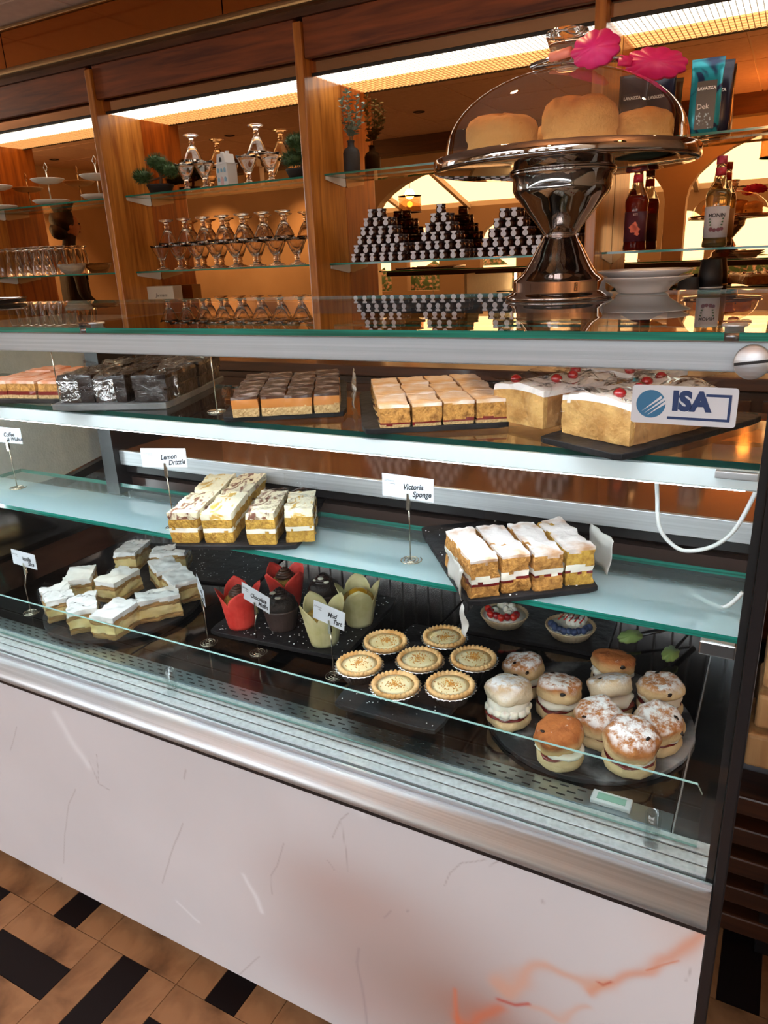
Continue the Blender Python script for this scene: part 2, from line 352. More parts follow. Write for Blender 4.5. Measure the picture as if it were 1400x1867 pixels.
# partition towards the conservatory, with two wide arches
def arch_hole(bm_out, x0, x1, zs, zt, n=18):
    c = (x0+x1)/2; r = (x1-x0)/2
    return [(c-r*cos(pi*i/n), zs+(zt-zs)*sin(pi*i/n)) for i in range(n+1)]
def arched_wall(name, y0, y1, xa, xb, ztop, holes, material, zbot=FL):
    """wall in the XZ plane with arch-topped openings down to the floor or a sill"""
    b = B(); xs = xa
    for (h0, h1, zs, zt, sill) in holes:
        b.box(xs, h0, y0, y1, zbot, ztop)
        if sill > zbot: b.box(h0, h1, y0, y1, zbot, sill)
        a = arch_hole(None, h0, h1, zs, zt)
        for p, q in zip(a[:-1], a[1:]):
            b.prism([(p[0], p[1]), (q[0], q[1]), (q[0], ztop), (p[0], ztop)], y0, y1, 'Y')
        xs = h1
    b.box(xs, xb, y0, y1, zbot, ztop)
    return struct(Zb(b).build(name, material))
arched_wall('wall_front', YP-.12, YP, X0, X1, 1.12, [(-3.75, -1.02, .35, .84, FL), (-.86, 1.75, .35, .90, FL)], CREAM)
struct(Zb(B().box(X0, X1, YP, YP+.14, .90, 1.05)).build('trim_1', DWOOD))
arched_wall('wall_rear', YB-.12, YB, X0, X1, .60, [(-5.6, -5.1, .15, .38, -.45), (-4.85, -4.35, .15, .38, -.45), (-3.75, -3.25, .15, .38, -.45), (-3.0, -2.5, .15, .38, -.45), (-2.2, -1.72, .15, .38, -.45), (-1.46, -.98, .15, .38, -.45), (-.71, -.23, .15, .38, -.45), (.05, .53, .15, .38, -.45), (.8, 1.3, .15, .38, -.45)], mat('ochre_wall', (.17, .105, .055), .8))
b = B()
for k in range(10):
    x = X0+.3+.93*k
    b.prism([(YB-.05, .56), (YB-.05, .62), (YP-.1, 1.42), (YP-.1, 1.36)], x-.025, x+.025, 'X')
b.box(X0, X1, YB-.08, YB, .60, .66); b.box(X0, X1, -2.75, -2.70, .98, 1.03)
struct(Zb(b).build('trim_2', mat('white_rafter', (0.40, 0.33, 0.24), .5)))
HEDGE = mat('flower_hedge', (0.03, 0.07, 0.02), 0.8, col2=(0.55, 0.30, 0.25), scale=16, detail=6, lo=.5, hi=.72)
b = B()
random.seed(3)
for k in range(26): b.ball((-6+.31*k, YB-.75, -.55+random.uniform(-.1, .22)), .32, 9, 6, amp=.5, freq=6, seed=k)
tag(Zb(b).build('flower_hedge', HEDGE, kind='stuff'), 'green hedge with pale flowers outside the arched windows', 'hedge')
# drum pendants: two seen in the mirror, two unseen ones added to light the ceiling
SHADE = thin_glass('drum_shade_gauze', (0.80, 0.66, 0.48), base=.04)
for k, (x, y, z, r, lb) in enumerate([(-3.69, -2.0, .53, .12, 'wire drum pendant in the conservatory seen left of the cake stand'), (-.20, -.6, .62, .12, 'wire drum pendant reflected at the right end of the mirror'), (1.2, .3, .70, .16, 'unseen wire drum pendant added at the right to light the ceiling'), (-5.5, 1.95, .74, .16, 'unseen wire drum pendant added over the left aisle to light the ceiling')]):
    t = thing('pendant_lamp', lb, 'lamp', (x, y, z-.08), group='drum pendants')
    part(B().lathe([(r, z-.08), (r, z+.08), (r-.004, z+.08), (r-.004, z-.08), (r, z-.08)], 28, (x, y, 0)), 'lamp_shade', SHADE, t)
    for zz in (z-.08, z+.08): part(B().lathe([(r-.003, zz-.003), (r+.003, zz-.003), (r+.003, zz+.003), (r-.003, zz+.003), (r-.003, zz-.003)], 28, (x, y, 0)), 'hoop', BLACKM, t)
    top = 1.04 if y > YP else 1.2
    b = B().tube([(x, y, z+.08), (x, y, top)], .004, 6).tube([(x-r, y, z+.08), (x+r, y, z+.08)], .004, 6).tube([(x, y-r, z+.08), (x, y+r, z+.08)], .004, 6)
    part(b, 'rod', BLACKM, t)
    lamp('pendant_glow', 'POINT', (x, y, ZC+z+.10), 40 if x > -5 else 75, (1, .55, .22) if x > -5 else (1, .72, .52), shadow_soft_size=.05)
    part(B().ball((x, y, z), .03, 10, 8), 'bulb', mat('warm_bulb', (1, .8, .5), .5, emis=(1, .62, .25), estr=14), t)
# recessed downlights and their beams; last three added to brighten partition and left wall
WARM = (1.0, 0.62, 0.30)
for k, (x, y, e) in enumerate([(-3.4, 1.7, 12), (-2.1, 1.75, 14), (-.8, 1.45, 42), (.4, 1.6, 10), (-2.68, -.15, 30), (-4.4, 0, 30), (-.9, .1, 0), (-4.5, -.85, 120), (-5.7, -.85, 120), (-6.5, .1, 100)]):
    t = thing('downlight', 'downlight', 'downlight', (x, y, 1.038), group='recessed ceiling downlights')
    t['label'] = 'round recessed downlight, '+['over the aisle at the left', 'over the aisle before the sundae bay', 'over the aisle before the jam jars', 'over the aisle at the right', 'over the customers in the middle', 'over the customers at the left', 'nearly above the camera', 'added to light the cream partition', 'added to light the partition corner', 'added to light the far left wall'][k]
    part(B().lathe([(.045, 1.050), (.045, 1.040), (.034, 1.038), (.034, 1.049)], 20, (x, y, 0)), 'ring', BLACKM, t)
    part(B().lathe([(.033, 1.046), (.0, 1.045)], 20, (x, y, 0)), 'lens', mat('downlight_lens', (1, .9, .7), .3, emis=(1, .7, .4), estr=12), t)
    if e: lamp('downlight_beam', 'SPOT', (x, y, ZC+1.03), e, WARM if e < 80 else (1, .85, .68), spot_size=R(100), spot_blend=.7, shadow_soft_size=.03)

# ------------------------------------------------------------ back bar cabinet with mirror
PX = [-3.803, -2.739, -1.675, -.612, .452, 1.5]
cab = thing('back_bar_cabinet', 'long teak back bar cabinet with mirror bays and lit glass shelves', 'cabinet', (-1.2, 2.6, FL))
for x in PX:
    part(B().box(x, x+.035, 2.50, 2.754, FL, .80), 'upright', WOOD, cab, .004)
for a, c in zip(PX[:-1], PX[1:]):
    x0, x1 = a+.036, c-.001
    part(B().box(x0, x1, 2.512, 2.535, .686, .812), 'fascia_board', WOODX, cab, .003)
    part(B().box(x0, x1, 2.545, 2.551, .644, .72), 'pelmet', STRIPM, cab)
    part(B().box(x0, x1, 2.553, 2.563, .636, .70), 'light_frame', BLACKM, cab)
    part(B().box(x0, x1, 2.748, 2.757, -.36, .70), 'mirror', MIRROR, cab)
    part(B().box(x0, x1, 2.566, 2.745, .640, .646), 'light_diffuser', mat('ribbed_diffuser', (.9, .9, .85), .4, emis=(1, .98, .90), estr=2.9), cab)
    g = B()
    n = 60
    for k in range(n): xx = x0+(x1-x0)*(k+.5)/n; g.box(xx-.0015, xx+.0015, 2.566, 2.745, .6375, .640)
    for k in range(5): yy = 2.59+.033*k; g.box(x0, x1, yy-.0006, yy+.0006, .6375, .640)
    part(g, 'diffuser_louvre', mat('louvre', (.85, .82, .72), .4, emis=(1, .95, .8), estr=.32), cab, kind='stuff')
    for zt in (.315, -.010, -.245):
        sh = part(B().slab(x0, x1, 2.595, 2.747, zt-.007, zt), 'glass_shelf', [GLASS, GEDGE], cab)
        for xx, d in ((x0, 1), (x1-.004, 1)):
            bk = part(B().prism([(2.60, zt-.008), (2.746, zt-.008), (2.746, zt-.036), (2.735, zt-.040), (2.60, zt-.020)], xx, xx+.004, 'X'), 'bracket', WHITE, cab)
part(B().box(-3.85, 1.6, 2.30, 2.757, -.40, -.362), 'counter_top', DWOOD, cab, .004)
part(B().box(-3.85, 1.6, 2.34, 2.757, FL+.08, -.41), 'base_unit', DWOOD, cab)
for a, c in zip(PX[:-1], PX[1:]):
    for k in range(2):
        xx = a+.03+(c-a)/2*k
        dr = part(B().box(xx+.01, xx+(c-a)/2-.02, 2.322, 2.339, FL+.10, -.43), 'door', DWOOD, cab, .003)
part(B().box(-3.9, 1.6, 2.47, 2.52, .835, .866), 'cornice', BRONZE, cab, .012, 3)
part(B().box(-3.9, 1.6, 2.50, 2.56, .812, .840), 'frieze', DWOOD, cab)
xs = [-3.3-1.2, -3.256, -2.0, -.75, .5, 1.6]
for a, c in zip(xs[:-1], xs[1:]):
    part(B().box(a+.003, c-.003, 2.53, 2.545, .868, 1.02), 'mirror_panel', PANELM, cab)
part(B().box(-4.5, 1.6, 2.515, 2.555, 1.022, 1.035), 'top_rail', BRONZE, cab, .003)
part(B().box(-4.5, 1.6, 2.556, 2.757, .70, 1.04), 'backing', BLACKM, cab)

# ------------------------------------------------------------ refrigerated display case
case = thing('display_case', 'long glass fronted refrigerated cake display case with marble effect panel', 'display case', (-.85, 1.0, FL))
XL, XR = -2.25, 0.0
# printed marble laminate panel: pattern and painted lower-right shading held in a colour attribute
def marble_panel():
    nx, nz = 760, 190
    import numpy as np
    x0, x1, z0, z1 = -2.05, XR, -1.204, -.722
    X = np.linspace(x0, x1, nx+1); Z = np.linspace(z0, z1, nz+1); XX, ZZ = np.meshgrid(X, Z)
    rng = np.random.RandomState(5)
    def vn(sx, sz, seed):
        r = np.random.RandomState(seed); gx, gz = int(2.05*sx)+3, int(.5*sz)+3; g = r.rand(gz, gx)
        u = (XX-x0)*sx; v = (ZZ-z0)*sz; i = u.astype(int); j = v.astype(int); fu = u-i; fv = v-j; fu = fu*fu*(3-2*fu); fv = fv*fv*(3-2*fv)
        return (g[j, i]*(1-fu)+g[j, i+1]*fu)*(1-fv)+(g[j+1, i]*(1-fu)+g[j+1, i+1]*fu)*fv
    D = XX+ZZ*.8
    n1 = vn(3, 4, 1)*.6+vn(8, 9, 2)*.4; n2 = vn(14, 12, 3)*.6+vn(40, 34, 4)*.4
    base = np.array([.585, .555, .57]); C = np.ones(XX.shape+(3,))*base*(.90+.16*n1+.03*(n2-.5))[..., None]
    def mixc(mask, col): 
        nonlocal C; m = np.clip(mask, 0, 1)[..., None]; C = C*(1-m)+np.array(col)*m
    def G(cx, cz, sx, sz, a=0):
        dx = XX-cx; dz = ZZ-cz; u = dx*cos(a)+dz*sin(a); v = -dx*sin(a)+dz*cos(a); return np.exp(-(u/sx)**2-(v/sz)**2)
    def seg(pts, wd, wob=0.0):
        d = np.full(XX.shape, 9.0); xx = XX+wob*(n2-.5); zz = ZZ+wob*(vn(30, 26, 9)-.5)
        for (a, b_), (c, e) in zip(pts[:-1], pts[1:]):
            t = np.clip(((xx-a)*(c-a)+(zz-b_)*(e-b_))/((c-a)**2+(e-b_)**2+1e-9), 0, 1)
            d = np.minimum(d, np.hypot(xx-a-t*(c-a), zz-b_-t*(e-b_)))
        return np.exp(-(d/wd)**2)
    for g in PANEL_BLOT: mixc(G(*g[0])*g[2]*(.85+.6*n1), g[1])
    for pts, wd, wob, col, k in PANEL_VEIN: mixc(seg(pts, wd*.8, wob)*k, col)
    C = np.clip(C, 0, 1)
    n = (nx+1)*(nz+1); V = np.zeros((n, 3)); V[:, 0] = XX.ravel(); V[:, 1] = .7005; V[:, 2] = ZZ.ravel()
    i, j = np.meshgrid(np.arange(nx), np.arange(nz)); k = (j*(nx+1)+i).ravel(); Fq = np.stack([k, k+1, k+nx+2, k+nx+1], 1)
    me = bpy.data.meshes.new('marble_panel'); L0 = case.location
    V -= np.array([L0.x, L0.y, L0.z-ZC])
    me.vertices.add(n); me.vertices.foreach_set('co', V.ravel()); me.loops.add(4*len(Fq)); me.loops.foreach_set('vertex_index', Fq.ravel().astype('i4'))
    me.polygons.add(len(Fq)); me.polygons.foreach_set('loop_start', np.arange(0, 4*len(Fq), 4, dtype='i4')); me.update(calc_edges=True)
    ca = me.color_attributes.new('marble', 'FLOAT_COLOR', 'POINT'); ca.data.foreach_set('color', np.concatenate([C.reshape(-1, 3), np.ones((n, 1))], 1).ravel())
    m = bpy.data.materials.new('marble_laminate'); m.use_nodes = True; t = m.node_tree; b_ = t.nodes['Principled BSDF']
    a = t.nodes.new('ShaderNodeAttribute'); a.attribute_name = 'marble'; t.links.new(a.outputs['Color'], b_.inputs['Base Color']); b_.inputs['Roughness'].default_value = .42
    me.materials.append(m); o = bpy.data.objects.new('marble_panel', me); COL.objects.link(o); o.parent = case
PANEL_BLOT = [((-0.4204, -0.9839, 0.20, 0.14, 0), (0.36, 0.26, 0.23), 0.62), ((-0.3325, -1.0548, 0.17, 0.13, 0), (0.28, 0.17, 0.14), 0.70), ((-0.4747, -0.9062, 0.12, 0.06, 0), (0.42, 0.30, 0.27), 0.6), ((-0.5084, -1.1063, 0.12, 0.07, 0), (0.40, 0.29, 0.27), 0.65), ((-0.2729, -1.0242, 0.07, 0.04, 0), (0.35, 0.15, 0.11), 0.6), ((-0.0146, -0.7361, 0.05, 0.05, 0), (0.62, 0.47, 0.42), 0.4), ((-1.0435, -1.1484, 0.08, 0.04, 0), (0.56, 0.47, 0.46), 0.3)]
PANEL_VEIN = [([(-1.2238, -0.8267), (-1.2659, -0.895)], 0.0012, 0.004, (0.26, 0.2, 0.2), 0.5), ([(-1.0253, -0.8408), (-1.0108, -0.8867), (-0.986, -0.89)], 0.0015, 0.004, (0.26, 0.2, 0.2), 0.5), ([(-0.9994, -0.8168), (-1.0117, -0.8846)], 0.001, 0.004, (0.26, 0.2, 0.2), 0.5), ([(-1.084, -0.9254), (-1.1157, -0.9693), (-1.1486, -1.0557), (-1.1771, -1.142)], 0.0014, 0.004, (0.26, 0.2, 0.2), 0.5), ([(-0.7818, -0.7776), (-0.7887, -0.7964)], 0.002, 0.004, (0.26, 0.2, 0.2), 0.5), ([(-0.8087, -0.8967), (-0.8539, -0.985), (-0.8887, -1.0637)], 0.0015, 0.004, (0.26, 0.2, 0.2), 0.5), ([(-0.5927, -0.8494), (-0.6112, -0.9031), (-0.6272, -0.9305), (-0.6293, -0.968)], 0.0014, 0.004, (0.26, 0.2, 0.2), 0.5), ([(-0.4687, -0.7447), (-0.4836, -0.7613), (-0.4996, -0.7996)], 0.0013, 0.004, (0.26, 0.2, 0.2), 0.5), ([(-0.4821, -0.7656), (-0.478, -0.8139), (-0.4772, -0.8566)], 0.0012, 0.004, (0.26, 0.2, 0.2), 0.5), ([(-0.5111, -0.8487), (-0.5005, -0.8618)], 0.0012, 0.004, (0.26, 0.2, 0.2), 0.5), ([(-0.6749, -1.1321), (-0.7067, -1.1742), (-0.729, -1.2025)], 0.0014, 0.004, (0.26, 0.2, 0.2), 0.5), ([(-0.4662, -1.001), (-0.4731, -1.0332), (-0.4661, -1.0819), (-0.4627, -1.161)], 0.0028, 0.004, (0.26, 0.2, 0.2), 0.5), ([(-0.2618, -0.7387), (-0.2963, -0.7582), (-0.3123, -0.7811), (-0.3208, -0.8088)], 0.0012, 0.004, (0.26, 0.2, 0.2), 0.5), ([(-0.2397, -0.7273), (-0.2565, -0.7472)], 0.001, 0.004, (0.26, 0.2, 0.2), 0.5), ([(-0.4072, -0.8948), (-0.419, -0.9143)], 0.0016, 0.004, (0.26, 0.2, 0.2), 0.5), ([(-0.009, -0.7853), (-0.0125, -0.8115)], 0.001, 0.004, (0.26, 0.2, 0.2), 0.5), ([(-1.1951, -1.1891), (-1.2018, -1.2009)], 0.002, 0.004, (0.26, 0.2, 0.2), 0.5), ([(-0.3782, -0.8818), (-0.3801, -0.8847)], 0.002, 0.004, (0.26, 0.2, 0.2), 0.5), ([(-0.1856, -0.7715), (-0.1848, -0.7738)], 0.0025, 0.004, (0.26, 0.2, 0.2), 0.5), ([(-0.6888, -0.9489), (-0.6567, -1.0105)], 0.005, 0.02, (0.76, 0.75, 0.77), 0.6), ([(-0.8597, -1.0891), (-0.8119, -1.1181)], 0.004, 0.02, (0.76, 0.75, 0.77), 0.6), ([(-0.505, -0.6779), (-0.4454, -0.7319)], 0.012, 0.02, (0.76, 0.75, 0.77), 0.6), ([(-1.0938, -0.7578), (-1.0324, -0.8577)], 0.012, 0.02, (0.76, 0.75, 0.77), 0.6), ([(-0.0063, -0.7319), (-0.0226, -0.7782), (-0.0564, -0.8141), (-0.0985, -0.8624), (-0.1245, -0.8849)], 0.009, 0.03, (0.62, 0.25, 0.14), 0.7), ([(-0.0985, -0.8624), (-0.1741, -0.886), (-0.2181, -0.9136), (-0.2448, -0.9543)], 0.016, 0.04, (0.6, 0.3, 0.19), 0.65), ([(-0.2018, -0.96), (-0.1644, -0.9528), (-0.1297, -0.9219)], 0.008, 0.03, (0.6, 0.3, 0.19), 0.5), ([(-0.3082, -0.9995), (-0.3051, -1.0272), (-0.3003, -1.0746)], 0.005, 0.02, (0.55, 0.15, 0.07), 0.8), ([(-0.2446, -0.9771), (-0.2209, -0.9714), (-0.2018, -0.958)], 0.004, 0.012, (0.42, 0.05, 0.03), 0.85), ([(-0.3027, -1.0536), (-0.2646, -1.0191), (-0.2404, -0.9936)], 0.012, 0.03, (0.55, 0.14, 0.06), 0.7), ([(-0.0562, -0.8167), (-0.0221, -0.7839)], 0.0015, 0.004, (0.6, 0.2, 0.1), 0.8), ([(-0.1117, -0.868), (-0.1048, -0.8698), (-0.0954, -0.8588)], 0.0022, 0.006, (0.45, 0.08, 0.04), 0.8)]
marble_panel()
part(B().box(-2.25, XR, .702, .72, -1.204, -.718), 'panel_board', WHITE, case)
part(B().box(-2.25, XR, .71, 1.36, -1.204, -.74), 'cabinet_body', BLACKM, case)
part(B().box(-2.2, XR-.03, .76, 1.34, FL, -1.204), 'plinth', BLACK, case)
# bumper rail and its channel
bp = [(.70, -.7165), (.690, -.7165), (.688, -.709), (.683, -.705)]
bp += [(.683-.016*sin(pi*k/12), -.705+.034*k/12) for k in range(1, 13)]
bp += [(.690, -.6665), (.7, -.6665)]
part(B().prism(bp, -2.25, XR, 'X', smooth=True), 'bumper_rail', ALU, case)
part(B().box(-2.25, XR, .690, .7, -.7222, -.7165), 'shadow_gap', BLACK, case)
part(B().box(-2.25, XR, .6985, .702, -.6665, -.661).box(-2.25, XR, .708, .7115, -.6665, -.661), 'glazing_channel', ALU, case)
part(B().box(-2.25, XR, .7115, .752, -.72, -.712), 'sill_channel', mat('grey_channel', (.10, .085, .08), .4), case)
ld = B().box(-2.25, -.004, .752, .807, -.72, -.703)
for y0, y1, m_ in ((.752, .766, 0), (.768, .784, 0), (.787, .807, 0)): ld.box(-2.25, -.004, y0, y1, -.703, -.70)
part(ld, 'ledge', LEDGE, case, .0008)
part(B().box(-2.25, -.004, .766, .7685, -.7029, -.7022).box(-2.25, -.004, .784, .787, -.7029, -.7022), 'ledge_groove', mat('groove', (.08, .08, .08), .5), case)
part(B().slab(-2.2, -.0, .700, .706, -.664, -.079, 1), 'front_pane', [GLASSF, GEDGE_L], case)
# perforated strip with slots
gs = part(B().box(-1.533, -.055, .8075, .840, -.706, -.6985), 'perforated_strip', mat('bright_strip', (.50, .56, .60), .28, 1.0, bump=.1, bscale=9), case)
def capsule(l, w_, h):
    p = [(l/2-w_/2+w_/2*cos(a), w_/2*sin(a)) for a in [(-pi/2+pi*k/6) for k in range(7)]]
    p += [(-l/2+w_/2-w_/2*cos(a), -w_/2*sin(a)) for a in [(-pi/2+pi*k/6) for k in range(7)]]
    return B().prism(p, 0, h)
cm = capsule(.0125, .0026, .0004).build('slot', BLACK); cmd = cm.data; bpy.data.objects.remove(cm)
for r_ in range(3):
    for k in range(56):
        x = -1.52+.0245*k+(.012 if r_ % 2 else 0)
        if x > -.17: continue
        o = bpy.data.objects.new('slot', cmd); COL.objects.link(o); o.parent = gs
        L0 = case.location; o.location = (x-L0.x, .8145+.0095*r_-L0.y, -.6985+ZC-L0.z)
# deck trays
for a, c in ((-1.533, -1.041), (-1.039, -.546), (-.544, -.054)):
    part(B().box(a+.001, c-.001, .8405, 1.36, -.712, -.70), 'deck_tray', DECK, case, .001)
part(B().prism([(-1.533, -.705), (-1.533, -.699), (-1.60, -.655), (-1.62, -.655), (-1.62, -.705)], .81, 1.36, 'Y'), 'side_flange', DECK, case)
part(B().box(-.053, -.0515, .8075, 1.37, -.705, -.692), 'deck_lip', ALU, case)
part(B().box(-.0515, -.004, .8075, 1.37, -.72, -.7005), 'side_tray', STEEL, case)
# left end wall: steel skirt, misted pane above
part(B().box(-1.645, -1.622, .72, 1.45, -.72, -.50), 'end_skirt', STEEL, case)
part(B().prism([(.72, -.50), (1.21, -.50), (1.49, -.457), (1.50, -.10), (.72, -.10)], -1.64, -1.625, 'X'), 'misted_end_pane', mat('misted_glass', (.62, .68, .66), .45, col2=(.70, .75, .73), scale=60, detail=8, trans=.45, bump=.4, bscale=160), case)
part(B().prism([(1.17, -.53), (1.50, -.480), (1.50, -.455), (1.20, -.505)], -1.622, -1.605, 'X'), 'end_frame', BLACK, case)
# rear of the case
RIB = mat('rear_steel', (.45, .50, .52), .2, 1.0, bump=.03)
part(B().box(-1.62, -.004, 1.372, 1.38, -.70, -.545), 'rear_wall', RIB, case)
rb = part(B().box(-1.62, -.004, 1.369, 1.372, -.70, -.697), 'rib_base', ALU, case)
me_o = B().prism([(-.002, 0), (.002, 0), (.0, -.004)], 0, .14).build('rib', ALU); rm = me_o.data; bpy.data.objects.remove(me_o)
for k in range(48):
    o = bpy.data.objects.new('rib', rm); COL.objects.link(o); o.parent = rb; L0 = case.location
    o.location = (-1.58+.033*k-L0.x, 1.3715-L0.y, -.696+ZC-L0.z)
part(B().box(-1.262, -.004, 1.085, 1.093, -.405, -.373), 'rear_rail', ALU, case, .001)
part(B().box(-1.262, -.004, 1.0935, 1.80, -.385, -.376), 'rear_worktop', mat('brown_smoked_top', (.16, .062, .022), .06, col2=(.24, .10, .04), scale=5, detail=6, stretch=(.6, 4, 4), coat=1.0, spec=.8), case)
part(B().box(-1.262, -.004, 1.10, 1.36, -.425, -.40), 'rear_beam', BLACK, case)
part(B().box(-1.262, -.004, 1.11, 1.13, -.46, -.44), 'rear_track', mat('brown_track', (.05, .03, .025), .2), case)
part(B().box(-1.30, -1.262, 1.07, 1.42, -.47, -.10), 'rear_post', BLACK, case)
part(B().box(-1.262, -.004, 1.10, 1.37, -.545, -.47), 'rear_duct', BLACK, case)
# glass shelves with lights
part(B().slab(-1.60, -.009, .815, 1.08, -.2225, -.215), 'upper_shelf', [GLASS, mat('dark_glass_edge', (.004, .035, .028), .15)], case)
part(B().slab(-1.60, -.009, .872, 1.075, -.4535, -.445), 'lower_shelf', [shelf_sheen(), GEDGE], case)
lb = part(B().prism([(.812, -.224), (.812, -.243), (.822, -.2475), (.845, -.2475), (.845, -.224)], -1.60, -.009, 'X'), 'light_strip', LEDBODY, case)
part(B().box(-1.59, -.02, .824, .843, -.249, -.2476), 'lamp_lens', LEDEM, case)
part(B().box(-.05, -.009, .806, .815, -.232, -.224), 'shelf_clip', ALU, case, .001)
part(B().box(-.05, -.009, .868, .95, -.475, -.456), 'lower_bracket', STEEL, case, .002)
# beam with its lamp, counter glass on top
part(B().box(-2.25, XR, .7065, .735, -.1065, -.0795), 'front_beam', ALUB, case, .0015)
part(B().box(-2.25, XR, .7035, .7065, -.0795, -.0785), 'beam_lip', mat('copper_lip', (.6, .42, .36), .3, 1), case)
part(B().box(-1.6, -.02, .737, .750, -.108, -.1065), 'top_lamp', mat('top_led', (0.9, 0.95, 1), 0.5, emis=(0.86, 0.95, 1.0), estr=32.0), case)
part(B().box(-1.60, -1.585, .742, .752, -.66, -.12), 'end_lamp', mat('end_led', (.9, .95, 1), .5, emis=(.84, .95, 1), estr=22.0), case)  # unseen glowing strip added to brighten the end pane and left slices
part(B().slab(-2.25, .45, .697, 1.375, -.0785, -.0715), 'counter_glass', [GLASS, GEDGE], case)
for x in (-.841, -.042):
    part(B().lathe([(.008, -.0785), (.008, -.069), (.0105, -.0685), (.0105, -.0665), (0, -.066)], 18, (x, .722, 0)), 'glass_bolt', ALU, case)
    part(B().lathe([(.0085, -.0783), (.0085, -.0718), ], 18, (x, .703, 0)), 'edge_clamp', mat('grey_clamp', (.25, .25, .26), .3, 1), case)
# slotted knob screw on the front pane
kb = B(); kb.lathe([(0, 0), (.0135, 0), (.0145, .001), (.0145, .007), (.0135, .0085), (0, .0085)], 26)
kb.rot(Matrix.Translation((-.024, .699, -.0955)) @ Matrix.Rotation(R(90), 4, 'X'))
ks = part(kb, 'knob_screw', ALU, case)
q = B().box(-.0135, .0135, -.0008, .0, -.0012, .0012); q.rot(Matrix.Translation((-.024, .6903, -.0955)) @ Matrix.Rotation(R(-8), 4, 'Y'))
part(q, 'screw_slot', BLACK, case)
# right end: posts and side pane
part(B().box(-.0075, .0, .708, .724, -.70, -.079), 'inner_trim', BLACK, case)
part(B().box(.0005, .013, .700, .730, FL+.05, -.0795), 'front_post', BLACK, case, .002)
part(B().box(.0005, .013, .73, 1.40, -1.204, -.70), 'end_panel', mat('dark_end', (.035, .028, .03), .3), case)
part(B().box(.0005, .013, 1.34, 1.375, -.70, -.0795), 'rear_post_right', BLACK, case)
part(B().box(-2.2, XR, 1.34, 1.37, -.105, -.0795), 'rear_beam_top', BLACK, case)
part(B().slab(.004, .010, .730, 1.34, -.70, -.0795, 1), 'side_pane', [GLASSF, GEDGE_L], case)
# low inner guard glass on clear feet
gd = [(-2.2, -.698), (-.0225, -.698), (-.0235, -.62), (-.030, -.607), (-2.2, -.607)]
gb = B().prism(gd, .792, .796, 'Y'); gb.m = [1]*5+[0, 0]
part(gb, 'guard_glass', [GLASS, GEDGE_L], case)
for x in (-.866, -.0735, -1.66):
    part(B().lathe([(.0085, -.70), (.0095, -.697), (.0095, -.651), (.0075, -.650), (.0072, -.688), (0, -.690)], 18, (x, .775, 0)), 'clear_foot', ACRYL, case)
# thermometer display
th = B().box(-.158, -.106, .815, .8375, -.6985, -.692)
tt = part(th, 'thermometer', mat('display_bezel', (.55, .56, .57), .4), case, .0015)
L0 = case.location
b = B().box(-.1505, -.1135, .820, .8325, -.6922, -.6915); b.v = [(x-L0.x, y-L0.y, z+ZC-L0.z) for x, y, z in b.v]; b.build('screen', mat('lcd', (.22, .40, .32), .2), tt)
# ISA badge on the pane
bd = thing('brand_sticker', 'white rectangular sticker with blue disc and dark lettering on front glass', 'sticker', (-.0757, .699, -.1365))
def bpart(b_, n, m_): return b_.build(n, m_, bd)
rr = [(sx*(.0445-.003)+.003*cos(a), sz*(.0175-.003)+.003*sin(a)) for sx, sz, a0 in ((1, 1, 0), (-1, 1, 90), (-1, -1, 180), (1, -1, 270)) for a in [R(a0+22.5*k) for k in range(5)]]
bpart(B().prism(rr, -.0006, 0, 'Y'), 'badge_plate', CARD)
NAVY = mat('navy_print', (.012, .035, .13), .4); BLU = mat('blue_print', (.03, .15, .30), .4)
bpart(B().prism([(-.0275+.0128*cos(R(12*k)), .0005+.0128*sin(R(12*k))) for k in range(30)], -.0009, -.0006, 'Y'), 'blue_disc', BLU)
b = B()
for k, (o1, l_) in enumerate(((0, .017), (.0032, .0185), (.0064, .0165))):
    bx, bz = -.0352+o1*.75, -.0065-o1*.62
    b.prism([(bx, bz), (bx+l_, bz+l_*.78-.0008), (bx+l_*.95, bz+l_*.78+.0016)], -.0012, -.0009, 'Y')
bpart(b, 'disc_rays', CARD)
text_mesh('lettering', 'ISA', .0235, NAVY, bd, Matrix.Translation((.0065, -.0009, .0035)) @ FRONT, bold=.0013, sx=.98)
b = B()
for x0, x1, z0, z1 in ((-.0125, .0395, -.0125, -.0102), (.0372, .0395, -.0102, .0115), (.0185, .0372, .0092, .0115)): b.box(x0, x1, -.0012, -.0007, z0, z1)
bpart(b, 'frame_line', NAVY)
# electric cable hanging in the right rear
pts = [(-.123, .95, -.262), (-.124, .95, -.30), (-.118, .95, -.345), (-.10, .95, -.368), (-.08, .95, -.374), (-.05, .95, -.362), (-.028, .95, -.335), (-.011, .95, -.285)]
def smooth(p, n=6):
    P = [Vector(q) for q in p]; o = []
    for i in range(len(P)-1):
        a, b_, c, d = P[max(i-1, 0)], P[i], P[i+1], P[min(i+2, len(P)-1)]
        for k in range(n):
            t = k/n; o.append(.5*((2*b_)+(-a+c)*t+(2*a-5*b_+4*c-d)*t*t+(-a+3*b_-3*c+d)*t**3))
    return o+[P[-1]]
cb = thing('electric_cable', 'white electric cable looping below the upper shelf at right', 'cable', (-.08, .95, -.374))
part(B().tube(smooth([(-.124, .862, -.247), (-.124, .91, -.25)]+pts[1:]), .0028, 8), 'flex', mat('cable_white', (.6, .62, .62), .35), cb)
part(B().tube(smooth([(-.011, .95, -.42), (-.03, .95, -.445), (-.06, 1.0, -.462), (-.085, 1.05, -.47)]), .0028, 8), 'flex', mat('cable_white', (.6, .62, .62), .35), cb)

